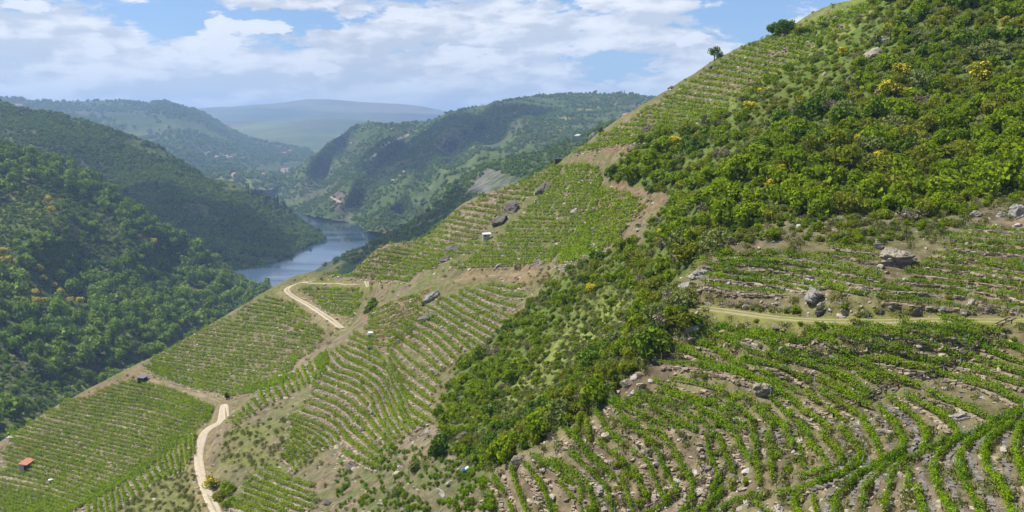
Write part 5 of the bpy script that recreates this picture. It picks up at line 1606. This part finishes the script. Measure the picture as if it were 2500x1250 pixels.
# trees on the near skyline
def skyline_tree(u, v, wpx, hpx, label, mat='shrub_dark', seed=1, nl=12, name="oak_tree", n=900, lift=.35, group=None):
    p_ = at([u], [v])[0]
    k_ = 0
    while np.isnan(p_[0]) and k_ < 40:
        v += 1; k_ += 1
        p_ = at([u], [v])[0]
    mpp = p_[1] / FPX
    root = obj(name, None, loc=p_)
    tag(root, label, "tree", group)
    sx, sz = wpx * mpp / 1.9, hpx * mpp / 1.55
    c_ = obj("crown", crown_mesh("crown", 500 + seed, M[mat], n, .15, 1.0, 1.2, nl, lift=lift), root)
    t_ = obj("trunk", trunk_mesh("trunk", 520 + seed, 1.2, .07), root)
    for o in (c_, t_): o.scale = (sx, sx, sz)
    root.rotation_euler = (0, 0, seed * 1.7)
skyline_tree(1744, 142, 34, 34, "lone small tree leaning out on the near skyline", seed=1, nl=6, n=420, lift=.45)
skyline_tree(1757, 142, 26, 20, "low bushy tree right beside the lone skyline tree", seed=2, nl=6, n=420, lift=.0)
skyline_tree(1890, 91, 46, 40, "big dark oak on the near skyline, left of its pair", seed=3, lift=.2)
skyline_tree(1917, 86, 44, 42, "big dark oak on the near skyline, right of its pair", seed=4, lift=.2)
skyline_tree(1906, 88, 34, 44, "taller dark oak behind the pair on the near skyline", seed=9, lift=.25)
skyline_tree(1956, 79, 40, 18, "low bushy tree right of the big skyline oaks", 'shrub_olive', seed=5, lift=0)
skyline_tree(1972, 77, 26, 12, "small bush at the right end of the skyline oaks", 'shrub_dark', seed=6, lift=0)
skyline_tree(2010, 66, 28, 14, "dark bush on the skyline right of the oaks", seed=7, lift=0)
skyline_tree(2042, 54, 22, 10, "small dark bush highest on the skyline vineyard", seed=8, lift=0)
skyline_tree(1466, 330, 16, 22, "lone round tree standing above the middle vineyard edge", 'shrub_dark', seed=10, n=400, lift=.3)
skyline_tree(1352, 388, 22, 12, "bush on the vineyard edge by the stone shelter", seed=11, n=400, lift=0)
skyline_tree(1180, 480, 26, 12, "bush on the vineyard edge against the grey scree", 'shrub_bright', seed=12, n=400, lift=0)
# single head-trained vines on the stony ground below the gully
rng = np.random.default_rng(61)
VB = [crown_mesh("grapevine", 600 + i, M['vine_leaf'], 170, .2, .9, 1.1, 5, lift=.15, twig=M['stem']) for i in range(5)]
nv_ = 0
for i in range(1600):
    u_, v_ = rng.uniform(820, 1220), rng.uniform(1090, 1252)
    if not in_poly(np.array([u_]), np.array([v_]), [(850, 1120), (960, 1090), (1050, 1100), (1110, 1130), (1200, 1180), (1225, 1260), (760, 1260), (790, 1190)])[0]: continue
    if fbm(np.array([u_]), np.array([v_]), 40, 3, 103)[0] < -.25: continue
    p_ = at([u_], [v_])[0]
    if np.isnan(p_[0]): continue
    o = obj("grapevine", VB[i % 5], loc=p_)
    s_ = rng.uniform(.28, .58)
    o.scale = (s_, s_, s_ * 1.2)
    o.rotation_euler = (0, 0, rng.uniform(0, 6.28))
    tag(o, "single free-standing green vine on the bare stony ground below the gully", "grapevine", "single vines on the stony ground")
    nv_ += 1
    if nv_ >= 280: break
# ------------------------------------------------------------------ huts and things people left
def plain(name, c, rough=.7, nscale=3.0, var=.35, spec=.3):
    m, t, out = new_mat(name)
    p = pos_of(t)
    n = t.noise(p, nscale, 4)
    cc = t.mix(t.math('MULTIPLY', t.ramp(n, .3, .7), var), c, t.mix(1.0, (*c, 1), (.5, .48, .45), 'MULTIPLY') if False else tuple(x * .55 for x in c))
    principled(t, out, cc, rough, spec, n, .2, .03)
    M[name] = m
    return m
plain("terracotta_roof", (.40, .16, .10)); plain("hut_plaster", (.38, .34, .29)); plain("dark_wood", (.035, .028, .022)); plain("slate_roof", (.13, .14, .165)); plain("grey_render", (.30, .31, .32)); plain("white_plastic", (.8, .8, .8), .4, 2, .1)
plain("blue_plastic", (.08, .28, .62), .4, 2, .15); plain("clay_tub", (.24, .13, .09)); plain("rusty_rail", (.06, .045, .038)); plain("green_plastic", (.16, .30, .16), .5); plain("white_wall", (.72, .70, .66)); plain("dark_opening", (.012, .012, .014)); plain("shed_roof", (.46, .46, .46), .6)
def bx(c, d, mat, name, parent, yaw=0.0, pitch=(0, 0), bev=.02):
    """a box part: centre c, full sizes d, turned by yaw"""
    bm = bmesh.new()
    bmesh.ops.create_cube(bm, size=1.0)
    bmesh.ops.scale(bm, vec=d, verts=bm.verts)
    if bev: bmesh.ops.bevel(bm, geom=bm.edges[:], offset=min(bev, min(d) * .3), segments=1, affect='EDGES')
    me = bpy.data.meshes.new(name)
    bm.to_mesh(me); bm.free()
    me.materials.append(M[mat])
    o = obj(name, me, parent, c)
    o.rotation_euler = (pitch[0], pitch[1], yaw)
    return o
def base_at(u, v):
    p_ = at([u], [v])[0]
    return p_
def hut(u, v, L, W, H, yaw, roofmat, wallmat, label, tilt, open_side, name):
    p_ = base_at(u, v)
    r_ = obj(name, None, loc=p_ - np.array([0, 0, .35]))
    r_.rotation_euler = (0, 0, yaw)
    tag(r_, label, "hut")
    th = .14
    bx((-W / 2 + th / 2, 0, H / 2), (th, L, H), wallmat, "wall", r_)
    bx((0, L / 2 - th / 2, H / 2 - .003), (W - 2 * th, th, H), wallmat, "wall", r_)
    bx((-W * .14, -L / 2 + th / 2, H / 2 - .003), (W * .72 - 2 * th, th, H), wallmat, "wall", r_)
    if open_side:
        bx((W / 2 - th / 2, L * .36, H / 2 - .15), (th, L * .26, H - .3), 'dark_wood', "wall", r_)
        bx((W / 2 - th / 2, -L * .36, H / 2 - .15), (th, .16, H - .3), 'dark_wood', "post", r_)
        bx((W / 2 + .12, L * .10, H * .52), (.16, L * .5, .14), 'white_plastic', "plank", r_)
        bx((0, 0, .2), (W - .3, L - .3, .3), 'dark_wood', "floor_slab", r_)
    else:
        bx((W / 2 - th / 2, 0, H / 2 - .15), (th, L - .02, H - .3), 'dark_wood', "wall", r_)
    d_ = bx((W * .30, -L / 2 + .05, H * .42), (W * .28, .06, H * .78), 'dark_opening', "door", r_)
    bx((W * .02, 0, H + .04), (W + .55, L + .5, .12), roofmat, "roof", r_, pitch=(0, tilt))
    return r_
hut(66, 1143, 4.6, 1.8, 2.1, 0.02, 'terracotta_roof', 'hut_plaster', "small hut with a red tiled lean-to roof in the left vineyard", .16, True, "vineyard_hut")
hut(348, 930, 2.8, 1.7, 1.6, -.12, 'slate_roof', 'dark_wood', "low hut with a dark slate roof beside the brown dirt path", .10, False, "slate_hut")
p_ = base_at(1187, 587)
r_ = obj("grey_hut", None, loc=p_ - np.array([0, 0, .25])); r_.rotation_euler = (0, 0, .12)
tag(r_, "tiny grey rendered hut under the dark outcrop on the middle slope", "hut")
bx((0, 0, 1.0), (1.75, 1.7, 2.0), 'grey_render', "wall", r_)
bx((-.25, -.856, 1.62), (.42, .03, .40), 'dark_opening', "window", r_, bev=0)
bx((0.878, .1, .9), (.03, .8, 1.6), 'dark_opening', "door", r_, bev=0)
bx((.12, 0, 2.1), (2.35, 2.3, .14), 'shed_roof', "roof", r_, pitch=(.12, -.06))
# stone shelter at the vineyard edge
p_ = at([1362], [398])[0]
r_ = obj("stone_shelter", None, loc=p_); tag(r_, "low stone shelter with a slab roof at the vineyard edge", "shelter")
bx((-.9, 0, .5), (.3, 1.5, 1.2), 'wall_stone', "wall", r_); bx((.9, 0, .5), (.3, 1.5, 1.2), 'wall_stone', "wall", r_); bx((0, .7, .5), (1.49, .3, 1.2), 'wall_stone', "wall", r_); bx((0, 0, 1.17), (2.4, 1.9, .14), 'slate_roof', "roof", r_)
# tub, sack, tanks
def lathe(prof, mat, name, parent=None, loc=None, seg=20):
    pr = np.array(prof, float)
    a = np.linspace(0, 2 * math.pi, seg, endpoint=False)
    V = np.stack([pr[:, None, 0] * np.cos(a), pr[:, None, 0] * np.sin(a), np.broadcast_to(pr[:, None, 1], (len(pr), seg))], -1).reshape(-1, 3)
    F = [[i * seg + j, i * seg + (j + 1) % seg, (i + 1) * seg + (j + 1) % seg, (i + 1) * seg + j] for i in range(len(pr) - 1) for j in range(seg)]
    return obj(name, mesh_np(name, V, np.array(F), [M[mat]], smooth=False), parent, loc)
p_ = at([1133], [1156])[0]
r_ = obj("water_tub", None, loc=p_ - np.array([0, 0, .05])); tag(r_, "round clay-coloured tub lined with blue plastic on the stony ground", "tub")
lathe([(.0, .02), (.27, .02), (.31, .35), (.36, .62), (.40, .62), (.37, .0), (.0, .0)], 'clay_tub', "tub_body", r_)
lathe([(.0, .3), (.30, .3), (.345, .625), (.40, .64), (.41, .60)], 'blue_plastic', "liner", r_)
p_ = at([1142], [1149])[0]
V, F = rock_shape(31, (.34, .3, .42), ICO1, 3, .25)
tag(obj("white_sack", mesh_np("white_sack", V, F, [M['white_plastic']], smooth=True), loc=p_ + np.array([0, 0, .35])), "crumpled white sack right behind the blue-lined tub", "sack")
p_ = at([905], [822])[0]
r_ = obj("water_tank", None, loc=p_); tag(r_, "white square water tank on a green base above the curved vines", "tank")
bx((0, 0, .2), (1.1, 1.0, .5), 'green_plastic', "tank_base", r_); bx((0, 0, .80), (1.25, 1.05, .68), 'white_plastic', "tank_body", r_, bev=.1); lathe([(.16, 0), (.16, .1), (0, .1)], 'white_plastic', "tank_cap", r_, (0, 0, 1.14))
p_ = at([124], [1180])[0]
r_ = obj("water_barrel", None, loc=p_); tag(r_, "green barrel with a white lid above the end of the dirt path", "barrel")
lathe([(0, 0), (.42, 0), (.48, .4), (.46, .85), (0, .85)], 'green_plastic', "barrel_body", r_); lathe([(.52, .85), (.54, 1.0), (0, 1.03)], 'white_plastic', "lid", r_)
p_ = at([113], [1191])[0]
V, F = rock_shape(35, (.42, .4, .3), ICO1, 6, .1)
tag(obj("white_sack", mesh_np("white_sack", V, F, [M['white_plastic']]), loc=p_ + np.array([0, 0, .2])), "white sack lying at the end of the dirt path", "sack")
for q_, (u, v) in enumerate([(69, 1143), (54, 1153)]):
    p_ = at([u], [v])[0]
    o = lathe([(0, 0), (.26, 0), (.30, .5), (.30, .62), (0, .62)], 'blue_plastic', "blue_drum", None, p_)
    tag(o, ("blue drum at the front corner of the red-roofed hut", "blue drum lower down in front of the red-roofed hut")[q_], "drum")
# pale slab of concrete at the far left
p_ = at([40], [1068])[0]
r_ = bx(p_ + np.array([0, 0, .1]), (5, 2.0, .3), 'hut_plaster', "concrete_pad", None, .15)
tag(r_, "pale flat concrete pad on the spoil bank at the slope edge", "concrete pad")
# cargo rail running straight down the near terraces
q = np.stack([np.linspace(2482, 1575, 90), np.interp(np.linspace(2482, 1575, 90), [1575, 2482], [1251, 790])], -1)
L = at(*q.T)
L = L[~np.isnan(L[:, 0])]
t_ = np.linspace(-1, 1, len(L))
L = np.stack([np.polyval(np.polyfit(t_, L[:, i], 2), t_) for i in (0, 1)] + [t_ * 0], -1)
L[:, 2] = ground_z(L[:, 0], L[:, 1])
L = resample(L, 90)
for _ in range(40): L[1:-1, 2] = .25 * L[:-2, 2] + .5 * L[1:-1, 2] + .25 * L[2:, 2]
org = L[0].copy()
r_ = obj("cargo_rail", None, loc=org); tag(r_, "dark twin-rail cargo track running straight down the near terraces", "rail track")
L = smooth_line(L, 60, 4)
L[:, 2] += .42
T = np.gradient(L[:, :2], axis=0); T /= np.linalg.norm(T, axis=1, keepdims=True)
side = np.stack([-T[:, 1], T[:, 0], np.zeros(len(T))], -1)
for s_ in (-.28, .28):
    V, F = tube(L + side * s_ - org, .05, 6)
    obj("rail", mesh_np("rail", V, F, [M['rusty_rail']], smooth=True), r_)
Vp, Fp = boxes(np.array([[0, 0, -.2]]), np.array([[.34, 0, 0]]), np.array([[0, .05, 0]]), np.array([[0, 0, .04]]))
Vq, Fq = boxes(np.array([[-.28, 0, -.35], [.28, 0, -.35]]), np.array([[.035, 0, 0]] * 2), np.array([[0, .035, 0]] * 2), np.array([[0, 0, .36]] * 2))
tie = mesh_np("trestle", np.concatenate([Vp + [0, 0, .12], Vq]), np.concatenate([Fp, Fq + 8]), [M['rusty_rail']])
for i in range(1, 60, 2):
    o = obj("trestle", tie, r_, Vector(L[i] - org))
    o.rotation_euler = (0, 0, math.atan2(side[i, 1], side[i, 0]))

# far houses
def house(hill_, u, v, w_, d_, h_, label, roof='terracotta_roof', yaw=0.0, group=None, storeys=1):
    p_ = sheet_at(hill_, u, v)
    r_ = obj("house", None, loc=p_); r_.rotation_euler = (0, 0, yaw)
    tag(r_, label, "house", group)
    bx((0, 0, h_ / 2 - .5), (w_, d_, h_ + 1), 'white_wall', "wall", r_, bev=0)
    V = np.array([(-w_ / 2 - .5, -d_ / 2 - .5, h_), (w_ / 2 + .5, -d_ / 2 - .5, h_), (w_ / 2 + .5, d_ / 2 + .5, h_), (-w_ / 2 - .5, d_ / 2 + .5, h_), (-w_ / 4, 0, h_ + d_ * .32), (w_ / 4, 0, h_ + d_ * .32)], float)
    me = bpy.data.meshes.new("roof"); me.from_pydata(V.tolist(), [], [(0, 1, 5, 4), (2, 3, 4, 5), (1, 2, 5), (3, 0, 4), (3, 2, 1, 0)]); me.materials.append(M[roof])
    obj("roof", me, r_)
    for i in range(int(w_ // 4)):
        bx((-w_ / 2 + 2 + 4 * i, -d_ / 2 - .02, h_ * .5), (1.3, .08, 1.5), 'dark_opening', "window", r_, bev=0)
    return r_
house("right_near_hill", 1532, 290, 9, 7, 3.6, "white house with an orange hipped roof on the rise behind the skyline vineyard", yaw=.2)
house("right_near_hill", 1408, 334, 7, 5, 3.0, "small pale building on the levelled terrace across the slope", 'shed_roof', .1)
p_ = sheet_at("right_near_hill", 1425, 341)
V, F = boxes(np.array([[0, 0, 1.0]]), np.array([[13, 1.5, 0]]), np.array([[-.1, .5, 0]]), np.array([[0, 0, 1.8]]))
tag(obj("retaining_wall", mesh_np("retaining_wall", V, F, [M['grey_render']]), loc=p_), "long grey retaining wall under the small pale building", "retaining wall")
rng = np.random.default_rng(71)
for u, v in [(500, 380), (512, 377), (538, 380), (545, 384), (556, 386), (566, 388), (572, 385), (597, 390), (608, 391), (530, 388), (690, 378), (698, 376), (704, 374), (712, 371), (595, 425), (602, 426), (572, 430), (690, 420), (700, 416), (640, 432)]:
    house("distant_left_hill", u, v, rng.uniform(9, 16), rng.uniform(8, 11), rng.uniform(5, 8), "tiny white orange-roofed village house in the hazy far valley", yaw=rng.uniform(-.6, .6), group="village houses in the far valley")
house("left_valley_hill", 48, 266, 16, 9, 5, "low grey building on the crest of the wooded hill", 'slate_roof', .1)
for i, (u, v) in enumerate([(857, 351), (925, 370), (910, 385), (893, 393), (985, 422), (978, 432), (960, 443)]):
    r_ = house("right_valley_hill", u, v, 5, 4.5, 2.6, "tiny pale building along the ribs of the far bank", 'terracotta_roof' if i % 2 else 'shed_roof', .3, "tiny buildings on the far bank")

# ------------------------------------------------------------------ haze: one closed box of even air
bm = bmesh.new()
bmesh.ops.create_cube(bm, size=1.0)
HZ0, HZ1 = RIVER_Z - 8, 420
bmesh.ops.scale(bm, vec=(34000, 16000, HZ1 - HZ0), verts=bm.verts)
me = bpy.data.meshes.new("haze"); bm.to_mesh(me); bm.free()
m, t, out = new_mat("haze_air")
pv = t.new('ShaderNodeVolumePrincipled')
pv.inputs['Color'].default_value = (0.44, 0.66, 1.0, 1)
pv.inputs['Density'].default_value = 1.4e-4
pv.inputs['Anisotropy'].default_value = 0.15
t.link(pv.outputs[0], out.inputs['Volume'])
me.materials.append(m)
tag(obj("haze", me, loc=(0, 7000, (HZ0 + HZ1) / 2)), kind="stuff")

# ------------------------------------------------------------------ clouds high over the valley, outside the picture: their shade lies on the far slopes
m, t, out = new_mat("cloud_vapour")
lw = t.new('ShaderNodeLayerWeight'); lw.inputs[0].default_value = .5
al = t.math('MULTIPLY', t.ramp(lw.outputs['Facing'], .95, .35, 0.0, .62), t.ramp(t.noise(pos_of(t), .012, 4), .3, .5))
df, tl_, tp_ = t.new('ShaderNodeBsdfDiffuse'), t.new('ShaderNodeBsdfTranslucent'), t.new('ShaderNodeBsdfTransparent')
df.inputs[0].default_value = tl_.inputs[0].default_value = (.9, .9, .9, 1)
m1, m2 = t.new('ShaderNodeMixShader'), t.new('ShaderNodeMixShader')
m1.inputs[0].default_value = .4
t.link(df.outputs[0], m1.inputs[1]); t.link(tl_.outputs[0], m1.inputs[2])
t.link(al, m2.inputs[0]); t.link(tp_.outputs[0], m2.inputs[1]); t.link(m1.outputs[0], m2.inputs[2]); t.link(m2.outputs[0], out.inputs[0])
CV_, CF_ = ico(5)
for i, (hn, u_, v_, rx, ry, zc) in enumerate([("right_valley_hill", 1090, 330, 240, 260, 800), ("left_valley_hill", 480, 580, 120, 170, 640), ("right_near_hill", 1010, 560, 90, 130, 640)]):
    p_ = sheet_at(hn, u_, v_)
    k_ = (zc - p_[2]) / sun_dir[2]
    V = CV_ * (1 + .35 * noise3(CV_ * 1.5, 60 + i))[:, None]
    V = V * np.array([rx, ry, 55])
    o = obj("cloud", mesh_np("cloud", V, CF_, [m], smooth=True), loc=p_ + sun_dir * k_)
    tag(o, kind="structure")
